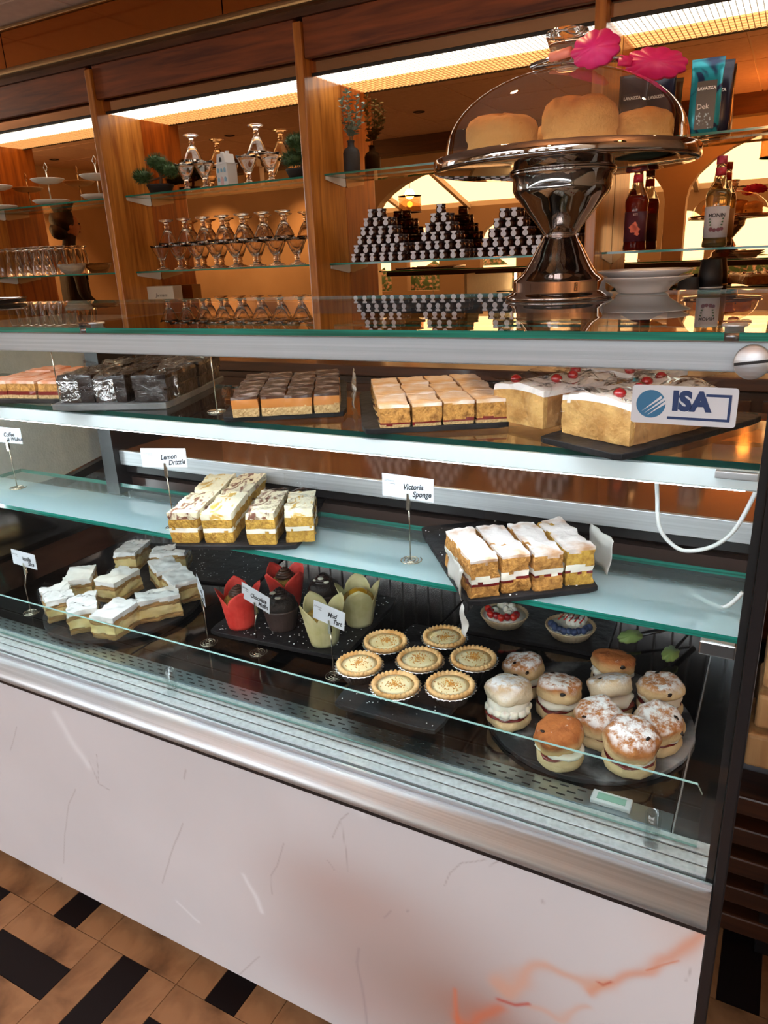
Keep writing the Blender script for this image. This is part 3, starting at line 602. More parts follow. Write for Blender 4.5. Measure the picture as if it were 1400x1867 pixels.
# ------------------------------------------------------------ slates, risers
ORD = ['first', 'second', 'third', 'fourth', 'fifth', 'sixth', 'seventh', 'eighth']
def uv(o, rz, u, v): return (o[0]+u*cos(rz)-v*sin(rz), o[1]+u*sin(rz)+v*cos(rz))
def rect_slate(label, org, rz, u, v, z, th=.0075, m=None):
    b = B().box(0, u, 0, v, 0, th); rnd = random.Random(label)
    n = []; pts = []
    for k in range(40):           # chipped outline
        t = k/40*4; e = int(t); f = t-e
        p = [(f*u, 0), (u, f*v), (u-f*u, v), (0, v-f*v)][e]
        if f == 0: p = (p[0]+(.004 if p[0] < u/2 else -.004), p[1]+(.004 if p[1] < v/2 else -.004))
        else: p = (p[0]+rnd.uniform(-.0007, .0007), p[1]+rnd.uniform(-.0007, .0007))
        pts.append(p)
    b = B().prism(pts, 0, th)
    o = b.build('serving_slate', m or SLATE, None, .0012)
    o.location = (org[0], org[1], z+ZC); o.rotation_euler.z = rz
    return tag(o, label, 'slate', 'serving slates')
def round_slate(label, c, r, z, th=.008, m=None):
    rnd = random.Random(label); pts = [((r+rnd.uniform(-.0012, .0012))*cos(2*pi*k/72), (r+rnd.uniform(-.0012, .0012))*sin(2*pi*k/72)) for k in range(72)]
    o = B().prism(pts, 0, th).build('round_slate', m or SLATE, None, .0012); o.location = (c[0], c[1], z+ZC)
    return tag(o, label, 'slate', 'serving slates')
rect_slate('black rectangular slate carrying the sugared sponge slices', (-.334, .816), R(37.9), .192, .299, -.4445)
rect_slate('black slate under the drizzled loaf slices on the lower glass shelf', (-.860, .816), R(22.6), .214, .30, -.4445)
rect_slate('dark slate under the caramel shortbread on the upper glass shelf', (-.706, .797), R(31), .182, .30, -.2145)
rect_slate('dark slate under the bakewell squares on the upper glass shelf', (-.468, .795), R(31), .195, .29, -.2145)
rect_slate('grey edged slate under the wrapped chocolate cakes', (-1.055, .780), R(21), .205, .29, -.2145, .010, mat('grey_slate', (.08, .08, .08), .5, col2=(.17, .17, .17), scale=14, detail=8, bump=.5))
rect_slate('dark slate under the pink topped bakes at far left of upper shelf', (-1.29, .785), R(15), .225, .22, -.2145)
rect_slate('dark slate under the wrapped iced cherry loaves', (-.250, .83), R(-27), .125, .28, -.2145)
rect_slate('sugar speckled slate raised under the tulip muffins', (-.924, .936), R(4), .296, .255, -.6770, .009)
rect_slate('slate on a clear riser under the custard tarts', (-.553, .800), R(0), .178, .285, -.652, .0075)
rect_slate('black slate at the back with the two berry tarts', (-.505, 1.178), R(3), .285, .165, -.6995)
rect_slate('black slate at the back left behind the vanilla slices', (-1.40, 1.10), R(12), .40, .20, -.6995, .005)
round_slate('round black slate under the white iced vanilla slices', (-1.205, .985), .165, -.6945)
round_slate('round slate dusted with icing sugar under the cream scones', (-.207, 1.004), .158, -.6995, m=SLATEG)
def riser(label, x0, x1, y0, y1, z0, z1):
    t = thing('acrylic_riser', label, 'riser', ((x0+x1)/2, (y0+y1)/2, z0), group='clear risers')
    part(B().slab(x0, x1, y0, y1, z1-.003, z1, 0), 'riser_top', ACRYL, t)
    part(B().box(x0, x0+.003, y0, y1, z0, z1-.003), 'riser_side', ACRYL, t); part(B().box(x1-.003, x1, y0, y1, z0, z1-.003), 'riser_side', ACRYL, t)
riser('clear acrylic riser lifting the custard tart slate', -.55, -.378, .835, 1.07, -.6995, -.6522)
riser('low clear acrylic riser lifting the muffin slate', -.88, -.67, .97, 1.18, -.6995, -.6772)
# sugar spilt over muffin slate and the lower slates
rn = random.Random(8)
def crumbs(label, n, f, z, r0, r1):
    b = B()
    for k in range(n):
        x, y = f(); r = rn.uniform(r0, r1); b.box(x-r, x+r, y-r, y+r, z, z+r*.8)
    tag(Zb(b).build('sugar_crumbs', SUGAR, kind='stuff'), label, 'crumbs')
crumbs('sugar crumbs over the muffin slate', 330, lambda: uv((-.924, .936), R(4), rn.uniform(.01, .285), rn.uniform(.01, .245)), -.668, .0004, .0012)
crumbs('sugar crumbs over the sponge slate', 120, lambda: uv((-.334, .816), R(37.9), rn.uniform(.005, .185), rn.uniform(.005, .29)), -.437, .0004, .0014)
crumbs('sugar crumbs over the custard tart slate', 110, lambda: (rn.uniform(-.55, -.38), rn.uniform(.805, 1.08)), -.6445, .0003, .0009)
crumbs('sugar crumbs over the back left slate', 110, lambda: uv((-1.40, 1.10), R(12), rn.uniform(.12, .39), rn.uniform(.01, .19)), -.6945, .0004, .001)

# ------------------------------------------------------------ tray bakes and loaves
CHOCT = mat('chocolate_top', (.05, .02, .012), .25, col2=(.50, .42, .40), scale=55, detail=9, lo=.50, hi=.78, stretch=(.6, 2, 1), bump=.6, bscale=60)
CARAM = mat('caramel', (.46, .17, .035), .35, sss=.1); SHORT = mat('shortbread', (.62, .42, .20), .85, col2=(.42, .25, .10), scale=260, detail=3, bump=.9, bscale=350)
SPONGE = mat('golden_sponge', (.56, .27, .065), .85, col2=(.27, .11, .022), scale=150, detail=5, lo=.42, hi=.7, bump=1.0, bscale=260)
SPONGEY = mat('yellow_sponge', (.60, .35, .06), .85, col2=(.36, .18, .025), scale=150, detail=5, lo=.42, hi=.7, bump=1.0, bscale=260)
JAM = mat('red_jam', (.16, .012, .012), .15, coat=.6); CREAMM = mat('whipped_cream', (.86, .82, .72), .5, sss=.15, bump=.3, bscale=60)
CRUST = mat('sugared_crust', (.72, .42, .20), .6, col2=(.80, .66, .56), scale=28, detail=8, lo=.4, hi=.6, bump=.5, bscale=70)
VTOP = mat('icing_sugar_top', (.74, .68, .66), .8, col2=(.48, .27, .15), scale=30, detail=10, lo=.48, hi=.68, bump=.5, bscale=90)
LTOP = mat('drizzled_icing', (.82, .76, .58), .45, col2=(.62, .38, .08), scale=30, detail=6, lo=.50, hi=.60, stretch=(1.2, .5, 1), dist=2.0, bump=.8, bscale=50)
LTOPB = mat('drizzled_icing_brown', (.80, .72, .52), .45, col2=(.20, .08, .05), scale=34, detail=6, lo=.47, hi=.58, stretch=(1.2, .5, 1), dist=2.5, bump=.9, bscale=50)
PINKT = mat('baked_pink_top', (.62, .24, .12), .5, col2=(.75, .52, .44), scale=32, detail=7, lo=.42, hi=.62, bump=.7, bscale=50)
CHOCC = mat('chocolate_cake', (.010, .006, .005), .45, col2=(.028, .015, .012), scale=80, bump=.8, bscale=120)
CHOCI = mat('chocolate_icing', (.014, .008, .007), .2, col2=(.22, .19, .21), scale=40, detail=7, lo=.60, hi=.78, stretch=(.4, 2.2, 1), bump=.6, bscale=40)
ICING = mat('white_fondant', (.84, .80, .79), .3, sss=.1, bump=.25, bscale=14)
LOAFS = mat('loaf_cut_face', (.66, .38, .13), .8, col2=(.40, .19, .05), scale=45, detail=5, bump=.8, bscale=160)
LOAFC = mat('loaf_crust', (.34, .15, .05), .6, col2=(.50, .26, .10), scale=50, bump=.6)
def slabs(name, cat, group, org, rz, z, pitch, plen, size, cols, rows, lay, mats, lbl, film=False, var=.05, tops=None):
    rn = random.Random(name+group); o_ = []
    for r_ in range(rows):
        for c_ in range(cols):
            x, y = uv(org, rz, pitch*(c_+.5), plen*(r_+.5))
            t = thing(name, lbl(r_, c_), cat, (x, y, z), rz+rn.uniform(-var, var), group)
            sz = (size[0]*rn.uniform(.96, 1.03), size[1]*rn.uniform(.97, 1.01), size[2]*rn.uniform(.96, 1.05))
            ms = list(mats)
            if tops: ms[tops[0]] = tops[1][(r_+c_) % len(tops[1])]
            lo_ = [l for l in lay if l[1] != lay[-1][1]]
            loaf(sz, lay, None, seed=r_*7+c_+len(name), amp=.035).build('cake_layers', ms, t)
            if film: wrap(sz, t, seed=r_+c_)
            o_.append(t)
    return o_
rowN = ['front row', 'middle row', 'back row']
def lb(txt, cols): return lambda r_, c_: '%s, %s, %s from the left' % (txt, rowN[r_], ORD[c_])
slabs('caramel_square', 'cake', 'caramel shortbread squares', (-.686, .797), R(32), -.2068, .0395, .082, (.0375, .078, .0285), 4, 3,
      [(.46, 0), (.86, 1), (2, 2)], [SHORT, CARAM, CHOCT], lb('caramel shortbread bar', 4))
slabs('bakewell_square', 'cake', 'bakewell squares', (-.448, .803), R(32), -.2068, .0415, .074, (.039, .071, .031), 4, 3,
      [(.13, 0), (.24, 1), (.88, 2), (2, 3)], [SHORT, JAM, SPONGE, CRUST], lb('golden bakewell square', 4))
slabs('chocolate_slab', 'cake', 'wrapped chocolate cakes', (-1.045, .793), R(21), -.2042, .064, .135, (.058, .128, .044), 3, 2,
      [(.45, 0), (.5, 1), (.85, 0), (2, 1)], [CHOCC, CHOCI], lambda r_, c_: 'film wrapped chocolate cake, %s, %s from the left' % (['front row', 'back row'][r_], ORD[c_]), film=True, var=.09)
slabs('cherry_bake', 'cake', 'pink topped bakes', (-1.262, .796), R(14), -.2068, .062, .062, (.060, .060, .030), 3, 3,
      [(.22, 0), (.42, 1), (.86, 2), (2, 3)], [SHORT, JAM, SPONGE, PINKT], lb('pink topped jam bake', 3))
# lemon drizzle loaf slices
slabs('lemon_slice', 'cake', 'lemon drizzle slices', (-.872, .822), R(22.6), -.4368, .056, .118, (.051, .114, .052), 2, 2,
      [(.38, 0), (.48, 1), (.78, 0), (2, 2)], [SPONGEY, CREAMM, LTOP], lambda r_, c_: 'lemon drizzle slice with cream, %s, %s from the left' % (['front row', 'back row'][r_], ORD[c_]), tops=(2, [LTOPB, LTOP]))
for k, (x, y, L_, lbl_) in enumerate([(-.745, .935, .125, 'brown drizzled lemon slice, third from left in front'), (-.700, .965, .105, 'yellow drizzled lemon slice standing apart at right')]):
    if k: x, y = -.694, .958
    t = thing('lemon_slice', lbl_, 'cake', (x, y, -.4368), R([24, 30][k]), 'lemon drizzle slices')
    loaf((.047, L_, .056), [(.38, 0), (.48, 1), (.80, 0), (2, 2)], None, seed=31+k).build('cake_layers', [SPONGEY, CREAMM, [LTOPB, LTOP][k]], t)
    loaf((.050, L_*1.02, .060), [(2, 0)], None, (6, 10, 5), .2, .08, 30, k).build('film_wrap', FILM, t)
# crinkled paper between the slices
def sheet(b, p0, du, dv, nu, nv, amp, seed, freq=40):
    p0, du, dv = Vector(p0), Vector(du), Vector(dv); nn = du.cross(dv).normalized(); vs = []
    for j in range(nv+1):
        for i in range(nu+1):
            p = p0+du*i/nu+dv*j/nv; vs.append(p+nn*amp*noise.noise(p*freq+Vector((seed, seed, 0))))
    b.add(vs, [(j*(nu+1)+i, j*(nu+1)+i+1, (j+1)*(nu+1)+i+1, (j+1)*(nu+1)+i) for j in range(nv) for i in range(nu)], 0, True)
def paper(label, sheets, material=None):
    b = B()
    for k, (p0, du, dv) in enumerate(sheets): sheet(b, p0, du, dv, 10, 8, .008, k+len(label))
    o = Zb(b).build('paper_liner', material or PAPERT); md = o.modifiers.new('s', 'SOLIDIFY'); md.thickness = .0003
    return tag(o, label, 'paper', 'greaseproof liners')
paper('crinkled film standing behind the right lemon slice', [((-.76, 1.00, -.43), (.05, .025, 0), (-.004, .012, .075))], FILM)
paper('white paper liner hanging over the front corner of the sponge slate', [((-.338, .812, -.39), (-.055, .075, .0), (.0, .004, -.045)), ((-.332, .805, -.44), (-.010, .012, 0), (.004, -.004, -.04))])
paper('paper liner edge standing behind the last sponge slice', [((-.225, 1.02, -.43), (.045, -.06, 0), (.004, .004, .05))])
paper('paper liner edge beside the caramel shortbread', [((-.548, .905, -.205), (-.11, .185, 0), (.006, .003, .028))])
# sugared sponge slices
for k in range(4):
    x, y = uv((-.334, .816), R(37.9), .026+.0465*k, .068+.005*(k % 2))
    t = thing('sponge_slice', 'sugar dusted cream and jam sponge slice, %s from the left' % ORD[k], 'cake', (x, y, -.4368), R(37.9+[2, 0, -1, -1][k]), 'sugared sponge slices')
    sp_ = [SPONGE, SPONGE, SPONGE, SPONGEY][k]
    loaf((.0405, .122, .055), [(.34, 0), (.40, 1), (.56, 2), (.93, 0), (2, 3)], None, n=(12, 18, 14), seed=50+k, amp=.05, lw=.05).build('cake_layers', [sp_, JAM, CREAMM, VTOP], t)
# iced cherry loaves in film
for k, (x, y, rz, sx, sy, lbl_) in enumerate([(-.146, .905, -27, .10, .165, 'front iced cherry loaf in film, its cut face forward'), (-.258, .945, -27, .085, .14, 'iced cherry loaf in film, at the left of the front one'), (-.19, 1.06, -27, .12, .10, 'iced cherry loaf at the back, red cherries on white icing')]):
    t = thing('cherry_loaf', lbl_, 'cake', (x, y, -.2068), R(rz), 'wrapped cherry loaves')
    h = .046
    b = loaf((sx, sy, h), [(.84, 0), (2, 1)], None, seed=70+k, amp=.03)
    vs = [(p[0], p[1], p[2]+max(0, p[2]-.02)/.026*.006*(1-(p[0]/(sx/2))**2)) for p in b.v]; b.v = vs
    b.m = [m_ if m_ == 1 else (0 if sum(b.v[i][1] for i in f)/4 < -sy/2*.93 else 2) for m_, f in zip(b.m, b.f)]
    b.build('loaf_cake', [LOAFS, ICING, LOAFC], t)
    rn = random.Random(k)
    for q in range(4):
        px_, py_ = rn.uniform(-.3, .3)*sx, (-.4+.25*q)*sy
        B().ball((px_, py_, h+.008), .0075, 10, 6, sc=(1, 1, .8)).build('cherry', mat('glace_cherry', (.30, .006, .010), .12, coat=.8), t)
    wrap((sx, sy, h+.006), t, seed=k, grow=1.05)
CRINK = thin_glass('crinkled_film', (.94, .94, .95), 1.0, .12, 1.0, 70, base=.16)
for k, (x, y) in enumerate([(-1.03, .785), (-.97, .805), (-1.06, .895), (-.94, .925), (-.90, .875)]):
    paper('crinkled clear film over the chocolate cakes, piece %s' % ORD[k], [((x, y, -.165+.002*k), (.03, .02, .004), (-.015, .035, .012)), ((x, y, -.165), (.028, .018, 0), (.006, -.004, -.035))], CRINK)
paper('loose clear film bunched above the cherry loaves', [((-.15, 1.0, -.16), (.09, .03, .0), (.0, .02, .035)), ((-.10, .95, -.155), (.07, .05, .01), (.01, .0, .03))], FILM)

# ------------------------------------------------------------ vanilla slices
PUFF = mat('puff_pastry', (.70, .46, .20), .7, col2=(.50, .27, .09), scale=12, stretch=(3, 3, 70), detail=5, bump=.9, bscale=60)
CUST = mat('vanilla_custard', (.82, .66, .34), .35, sss=.2, col2=(.78, .58, .24), scale=40); PUFFD = mat('puff_pastry_dark', (.48, .25, .08), .7, bump=.6, bscale=60); VIC = mat('white_icing', (.86, .86, .85), .35, bump=.2, bscale=30)
VS = [(-1.365, 1.165, 20, 'at the back left, wrapped'), (-1.262, 1.190, -60, 'at the back right, mostly hidden'), (-1.335, .985, 40, 'second from left, flat behind the front ones'), (-1.297, .893, 60, 'at the far left edge'), (-1.245, 1.010, 5, 'upright block in the middle'), (-1.190, 1.100, 60, 'behind the middle block'),
      (-1.110, 1.062, 62, 'at the right rear of the round slate'), (-1.205, .880, 50, 'front left'), (-1.120, .890, 8, 'front centre, showing its layers'), (-1.090, .975, -38, 'front right')]
for k, (x, y, a, d) in enumerate(VS):
    t = thing('vanilla_slice', 'white iced vanilla slice '+d, 'pastry', (x, y, -.6862 if k > 1 else -.6942), R(a), 'vanilla slices')
    sz = (.057, .084, .049)
    loaf(sz, [(.10, 0), (.17, 3), (.24, 0), (.62, 1), (.68, 0), (.73, 3), (.80, 0), (2, 2)], None, n=(14, 20, 22), seed=90+k, amp=.045, rnd=.08, lw=.05).build('pastry_layers', [PUFF, CUST, VIC, PUFFD], t)
    if k in (0, 1, 3, 7, 9): wrap(sz, t, seed=k+4, grow=1.09)

# ------------------------------------------------------------ scones
SC_T = [baked('scone_top_dusted', (.72, .52, .28), (.46, .18, .055), .020, .006, .58, bump=.8), baked('scone_top_brown', (.68, .44, .20), (.42, .135, .035), .015, .006, .20, bump=.8), baked('scone_top_pale', (.76, .64, .46), (.70, .50, .30), .022, .006, .62, bump=.8)]
SC_B = baked('scone_base', (.68, .50, .28), (.72, .56, .36), .03, .01, 0)
RAIS = mat('raisin', (.015, .007, .006), .25)
def scone(label, x, y, kind, tilt=(0, 0), sq=1.0, lift=0, r=.034, gap=.010):
    t = thing('cream_scone', label, 'scone', (x, y, -.6912), random.Random(label).uniform(0, 6), 'cream and jam scones'); sd = sum(map(ord, label))
    def wr(f, a_):
        def g(rr, zz, a, j):
            n = noise.noise(Vector((cos(a)*1.6+sd, sin(a)*1.6, zz*f))); n += .35*noise.noise(Vector((cos(a)*5+sd, sin(a)*5, zz*f*3))); return rr*(1+a_*n), zz+.0028*noise.noise(Vector((cos(a)*rr*60, sin(a)*rr*60, sd)))
        return g
    B().lathe([(0, 0), (r*.86, .0), (r*.96, .004), (r, .010), (r*.98, .017), (r*.90, .020), (0, .021)], 28, warp=wr(40, .12)).build('scone_base', SC_B, t)
    B().lathe([(r*.80, .018), (r*.93, .0195), (r*.96, .021), (r*.88, .023), (0, .0235)], 26, warp=wr(90, .22)).build('jam', JAM, t)
    B().lathe([(0, .019), (r*.80, .021), (r*.94, .021+gap*.3), (r*.95, .021+gap*.8), (r*.82, .021+gap*1.25), (0, .021+gap*1.3)], 30, warp=wr(120, .20)).build('whipped_cream', CREAMM, t)
    h = .029*sq
    o = B().lathe([(0, 0), (r*.80, 0), (r*.95, .003), (r*1.0, h*.18), (r*1.01, h*.34), (r*1.01, h*.50), (r*.99, h*.66), (r*.93, h*.82), (r*.82, h*.93), (r*.64, h*1.0), (r*.34, h*1.04), (0, h*1.03)], 40, warp=wr(60, .17)).build('scone_top', SC_T[kind], t)
    o.location = (0, 0, .0205+gap); o.rotation_euler = (R(tilt[0]), R(tilt[1]), 0)
    rn = random.Random(sd)
    for q in range(2):
        a = rn.uniform(0, 6.28); rr = r*[.97, .6][q]
        B().ball((rr*cos(a), rr*sin(a), h*[.62, 1.0][q]), .0034, 8, 5, amp=.5, seed=q, freq=300, sc=(1.4, .8, [.9, .35][q])).build('raisin', RAIS, o)
    return t
SCN = [('dusted scone at the back left of the round slate', -.318, 1.025, 0, (8, 0), 1, .011), ('tall pale scone with piped cream at the left', -.313, .932, 2, (-6, -8), 1.15, .019), ('dusted scone in the centre left', -.248, .985, 0, (-8, 4), 1.1, .009),
       ('brown topped scone farthest back', -.190, 1.098, 1, (-10, 4), 1, .010), ('pale raisin scone tilted in the middle', -.176, 1.025, 2, (24, -8), 1.05, .009), ('white dusted scone at the back right', -.108, 1.055, 0, (4, 3), .85, .013),
       ('tilted golden scone in the middle', -.176, .945, 0, (-14, 16), 1, .010), ('rough dusted scone at the right edge', -.098, .968, 0, (6, 14), 1.05, .008), ('plain brown scone at the front', -.216, .875, 1, (-14, 4), 1.1, .008), ('large dusted scone at the front right', -.124, .905, 0, (-10, 10), 1.25, .009)]
for n_, x, y, kd, tl, sq, gp in SCN: scone(n_, x, y, kd, tl, sq, 0, .0365 if 'large' in n_ else .034, gp)
# piped cream swirls on the tall one
t = [o for o in bpy.data.objects if o.get('label', '').startswith('tall pale scone')][0]
b = B(); tr_ = t.rotation_euler.z
for k in range(8):
    a = -tr_+R(-150+24*k); b.ball((.028*cos(a), .028*sin(a), .030), .009, 10, 6, amp=.3, seed=k, freq=150, sc=(1, 1, .8))
b.build('cream_rosettes', CREAMM, t)

# ------------------------------------------------------------ custard tarts in foil cups
TPAS = mat('tart_pastry', (.74, .50, .24), .7, col2=(.56, .28, .08), scale=26, bump=.4); TFIL = mat('set_custard', (.84, .66, .34), .25, col2=(.86, .76, .50), scale=24, sss=.15)
NUT = mat('nutmeg', (.42, .16, .03), .6, col2=(.75, .34, .04), scale=200); FOIL = mat('foil', (.78, .78, .80), .22, 1.0, bump=.3)
def tart():
    t = thing('custard_tart', 'x', 'tart', (0, 0, 0), group='custard tarts in foil cups')
    fl_ = lambda r, z, a, j: (r*(1+(.035*cos(28*a) if .0 < z < .024 else 0)), z)
    B().lathe([(0, 0), (.022, 0), (.025, .001), (.035, .022), (.0395, .0225), (.0400, .0235), (.0345, .0232), (.024, .002), (0, .002)], 84, warp=fl_).build('foil_cup', FOIL, t)
    cr = lambda r, z, a, j: (r*(1+.012*cos(30*a) if r > .03 else r/r if r else 1)*1.0 if r > .03 else r, z+(.0012*cos(30*a) if r > .029 else 0))
    B().lathe([(0, .003), (.023, .003), (.0330, .0235), (.0365, .0245), (.0370, .0275), (.0350, .0300), (.0315, .0295), (.0295, .0265), (.0290, .0255)], 120, warp=cr).build('pastry_case', TPAS, t)
    B().lathe([(.0294, .0258), (.020, .0266), (0, .0270)], 30).build('custard_filling', TFIL, t)
    return t
proto = tart()
TD = [((-.547, .962), 'at the back left'), ((-.462, 1.018), 'at the very back'), ((-.5515, .880), 'at the far left'), ((-.468, .933), 'in the centre'), ((-.390, .972), 'at the right'), ((-.470, .850), 'at the front left'), ((-.393, .884), 'at the front right')]
for k, ((x, y), d) in enumerate(TD):
    o = place(proto, k == 0, (x+.004, y, -.6443), .7*k, 'custard tart with nutmeg %s of the seven' % d)
rn = random.Random(2)
for o in [o for o in bpy.data.objects if o.name.startswith('custard_tart')]:
    b = B(); cx, cy = rn.uniform(-.003, .003), rn.uniform(-.003, .003)
    for q in range(170):
        a = rn.uniform(0, 6.28); r = abs(rn.gauss(0, .0105)); s = rn.uniform(.0003, .0007); x, y = cx+r*cos(a)*1.2, cy+r*sin(a)
        b.box(x-s, x+s, y-s, y+s, .0265, .0272+s)
    b.build('nutmeg_sprinkle', NUT, o, kind='stuff')
# berry tarts
PALEP = mat('pale_pastry', (.66, .46, .24), .7, col2=(.74, .58, .38), scale=30)
def berry(label, x, y, kind):
    t = thing('berry_tart', label, 'tart', (x, y, -.6918), 0, 'berry tarts')
    fl_ = lambda r, z, a, j: (r*(1+.022*cos(34*a)), z)
    B().lathe([(0, 0), (.034, 0), (.046, .019), (.047, .021), (.0445, .021), (.033, .004), (0, .004)], 136, warp=fl_).build('pastry_case', PALEP, t)
    B().lathe([(.043, .017), (.03, .019), (0, .020)], 24).build('cream_filling', CREAMM, t)
    rn = random.Random(kind)
    if kind == 0:
        for k in range(11):
            a = R(205+15*k); r = .036-.003*(k % 2)
            B().ball((r*cos(a), r*sin(a), .0245), .0068, 10, 7).build('blueberry', mat('blueberry_skin', (.018, .03, .09), .45, col2=(.06, .09, .2), scale=60), t)
    b = B()
    for k in range(9): b.ball((rn.uniform(-.022, .022), rn.uniform(-.005, .03), .024), .008, 8, 5, amp=.3, seed=k)
    b.build('piped_cream', CREAMM, t)
    if kind == 0:
        b = B()
        for k in range(5): b.tube([(-.022+.010*k, -.004, .030), (-.018+.010*k, .012, .033), (-.02+.010*k, .028, .030)], .0012, 5)
        b.build('red_drizzle', mat('berry_sauce', (.5, .03, .02), .2), t)
    else:
        for k in range(8):
            a = R(190+22*k); r = .028 if k % 2 else .032
            B().lathe([(0, -.009), (.005, -.006), (.008, .0), (.007, .005), (0, .008)], 10, (r*cos(a), r*sin(a), .026)).build('strawberry', mat(['strawberry_red', 'strawberry_dark'][k % 2], [(.55, .02, .01), (.32, .008, .012)][k % 2], .2, coat=.5, bump=.3, bscale=250), t)
berry('blueberry tart with cream and red drizzle', -.297, 1.243, 0); berry('strawberry tart with cream behind the custard tarts', -.427, 1.240, 1)

# ------------------------------------------------------------ muffins
def muffin(label, x, y, wcol, kind, rz=0, h=.052):
    t = thing('tulip_muffin' if kind != 'choc' else 'chocolate_muffin', label, 'muffin', (x, y, -.6678), rz, 'muffins')
    WR = mat(wcol[0], wcol[1], .5, col2=wcol[2], scale=30, sss=0, bump=.25, bscale=70)
    cakem = CHOCC if kind == 'choc' else SPONGEY
    lump = lambda r, z, a, j: (r*(1+.05*noise.noise(Vector((cos(a)*2, sin(a)*2, z*60+x*99)))), z+.002*noise.noise(Vector((cos(a)*r*90, sin(a)*r*90, 1))))
    B().lathe([(0, .001), (.0235, .001), (.029, h*.7), (.0315, h*.86), (.029, h*1.08), (.020, h*1.22), (0, h*1.27)], 26, warp=lump).build('muffin_cake', cakem, t)
    # wrapper: pleated cup with four standing petals
    seg = 64; vs = []; rows_ = 12; H = .088 if kind != 'choc' else .045
    for j in range(rows_+1):
        f = j/rows_
        for i in range(seg):
            a = 2*pi*i/seg; pet = (1-abs((a/(pi/2)+.2*j/rows_) % 1.0-.5)*2)**.5 if kind != 'choc' else 1
            z = f*(h*.98+(H-h*.98)*pet) if kind != 'choc' else f*H
            r = .0255+.008*min(1, z/.04)+(max(0, z-h*.85)*.24 if kind != 'choc' else 0)
            r *= 1+.018*cos(24*a)*(1-f*.6)+.05*noise.noise(Vector((cos(a)*2+x*50, sin(a)*2, z*25)))
            vs.append((r*cos(a), r*sin(a), z))
    b = B().add(vs, [(j*seg+i, j*seg+(i+1) % seg, (j+1)*seg+(i+1) % seg, (j+1)*seg+i) for j in range(rows_) for i in range(seg)], 0, True)
    wo = b.build('paper_case', WR, t); md = wo.modifiers.new('s', 'SOLIDIFY'); md.thickness = .0004
    if kind in ('toffee', 'choc'):
        pts = [(.0165*(1-k/46)**.7*cos(k*.62), .0165*(1-k/46)**.7*sin(k*.62), h*(1.26 if kind == 'toffee' else 1.13)+.019*k/46) for k in range(46)]
        sw = mat('piped_chocolate', (.075, .030, .016), .3) if kind == 'toffee' else mat('dark_frosting', (.025, .012, .010), .25)
        B().tube(pts, .0055 if kind == 'toffee' else .0072, 8, taper=[1-.5*k/46 for k in range(46)]).build('frosting_swirl', sw, t)
    if kind == 'choc':
        for k, (px_, py_) in enumerate([(-.012, -.008), (.002, -.016), (.012, -.012), (.004, .002)]):
            B().lathe([(0, -.0014), (.0052, -.0010), (.0060, 0), (.0050, .0014), (0, .0018)], 14, (px_, py_, h*1.17+.0155-.010*abs(px_)/.012)).build('chocolate_button', mat('white_chocolate', (.80, .78, .66), .35), t)
    if kind == 'lemon':
        B().lathe([(.021, h*1.14), (.017, h*1.30), (.010, h*1.36), (0, h*1.38)], 20).build('lemon_curd', mat('lemon_curd', (.72, .36, .02), .12, coat=.7), t)
    return t
RED = ('red_tulip_paper', (.66, .03, .022), (.80, .07, .05)); YEL = ('olive_tulip_paper', (.52, .48, .22), (.66, .60, .34)); BRN = ('brown_case', (.035, .02, .017), (.06, .035, .03))
muffin('red paper muffin with chocolate swirl at the front left', -.876, .982, RED, 'toffee', R(20)); muffin('red paper muffin with chocolate swirl behind the front one', -.842, 1.088, RED, 'toffee', R(50))
muffin('dark chocolate muffin in front with white buttons', -.797, 1.008, BRN, 'choc', R(-20), .055); muffin('dark chocolate muffin behind with white buttons', -.757, 1.100, BRN, 'choc', R(10), .055)
muffin('olive paper muffin with yellow top at the front', -.690, .992, YEL, 'lemon', R(35)); muffin('olive paper muffin with lemon curd at the back right', -.668, 1.085, YEL, 'lemon', R(5))

# ------------------------------------------------------------ name cards on coil holders
def card(label, x, y, z, h, lines, yaw=0, roll=0, w_=.082, hh=.034, lean=0, fs=.0125):
    t = thing('card_holder', label, 'sign', (x, y, z), 0, 'name cards on wire holders')
    B().tube([(.0022*cos(k*.44)*(1+k*.16), .0022*sin(k*.44)*(1+k*.16), .0012) for k in range(46)], .0009, 6).build('coil_base', WIRE, t)
    B().tube([(0, 0, .001), (0, 0, h*.5), (lean*.8, 0, h-.03)], .0010, 6).build('stem', WIRE, t)
    o = B().prism([(-.0032, 0), (.0032, 0), (.0016, .026), (-.0016, .026)], -.0035, -.0018, 'Y').prism([(-.0022, .002), (.0022, .002), (.0016, .022), (-.0016, .022)], .0006, .0020, 'Y').box(-.002, .002, -.0018, .0006, .004, .010).build('clip', WIRE, t)
    o.location = (lean*.8, 0, h-.035); o.rotation_euler.z = R(yaw)
    if lines:
        c = B().box(-w_/2, w_/2, -.0005, 0, -hh/2, hh/2).build('card', CARD, t)
        c.location = (lean-.001, .0, h); c.rotation_euler = (0, R(roll), R(yaw))
        M0 = Matrix.Translation((-w_*.36, -.0007, hh*.22)) @ FRONT
        text_mesh('small_heading', 'Jarmans', .0052, INKG, c, M0, .25, .0001)
        B().box(-w_*.36, -w_*.24, -.0008, -.0005, hh*.08, hh*.10).build('underline', INKG, c)
        tl = Matrix.Rotation(R(5), 4, 'Z')
        text_mesh('lettering', lines[0], fs, INK, c, Matrix.Translation((w_*.10, -.0007, hh*.04)) @ FRONT @ tl, .35, .0001, bold=.00035, sx=.85)
        text_mesh('lettering', lines[1], fs, INK, c, Matrix.Translation((w_*.27, -.0007, -hh*.24)) @ FRONT @ tl, .35, .0001, bold=.00035, sx=.85)
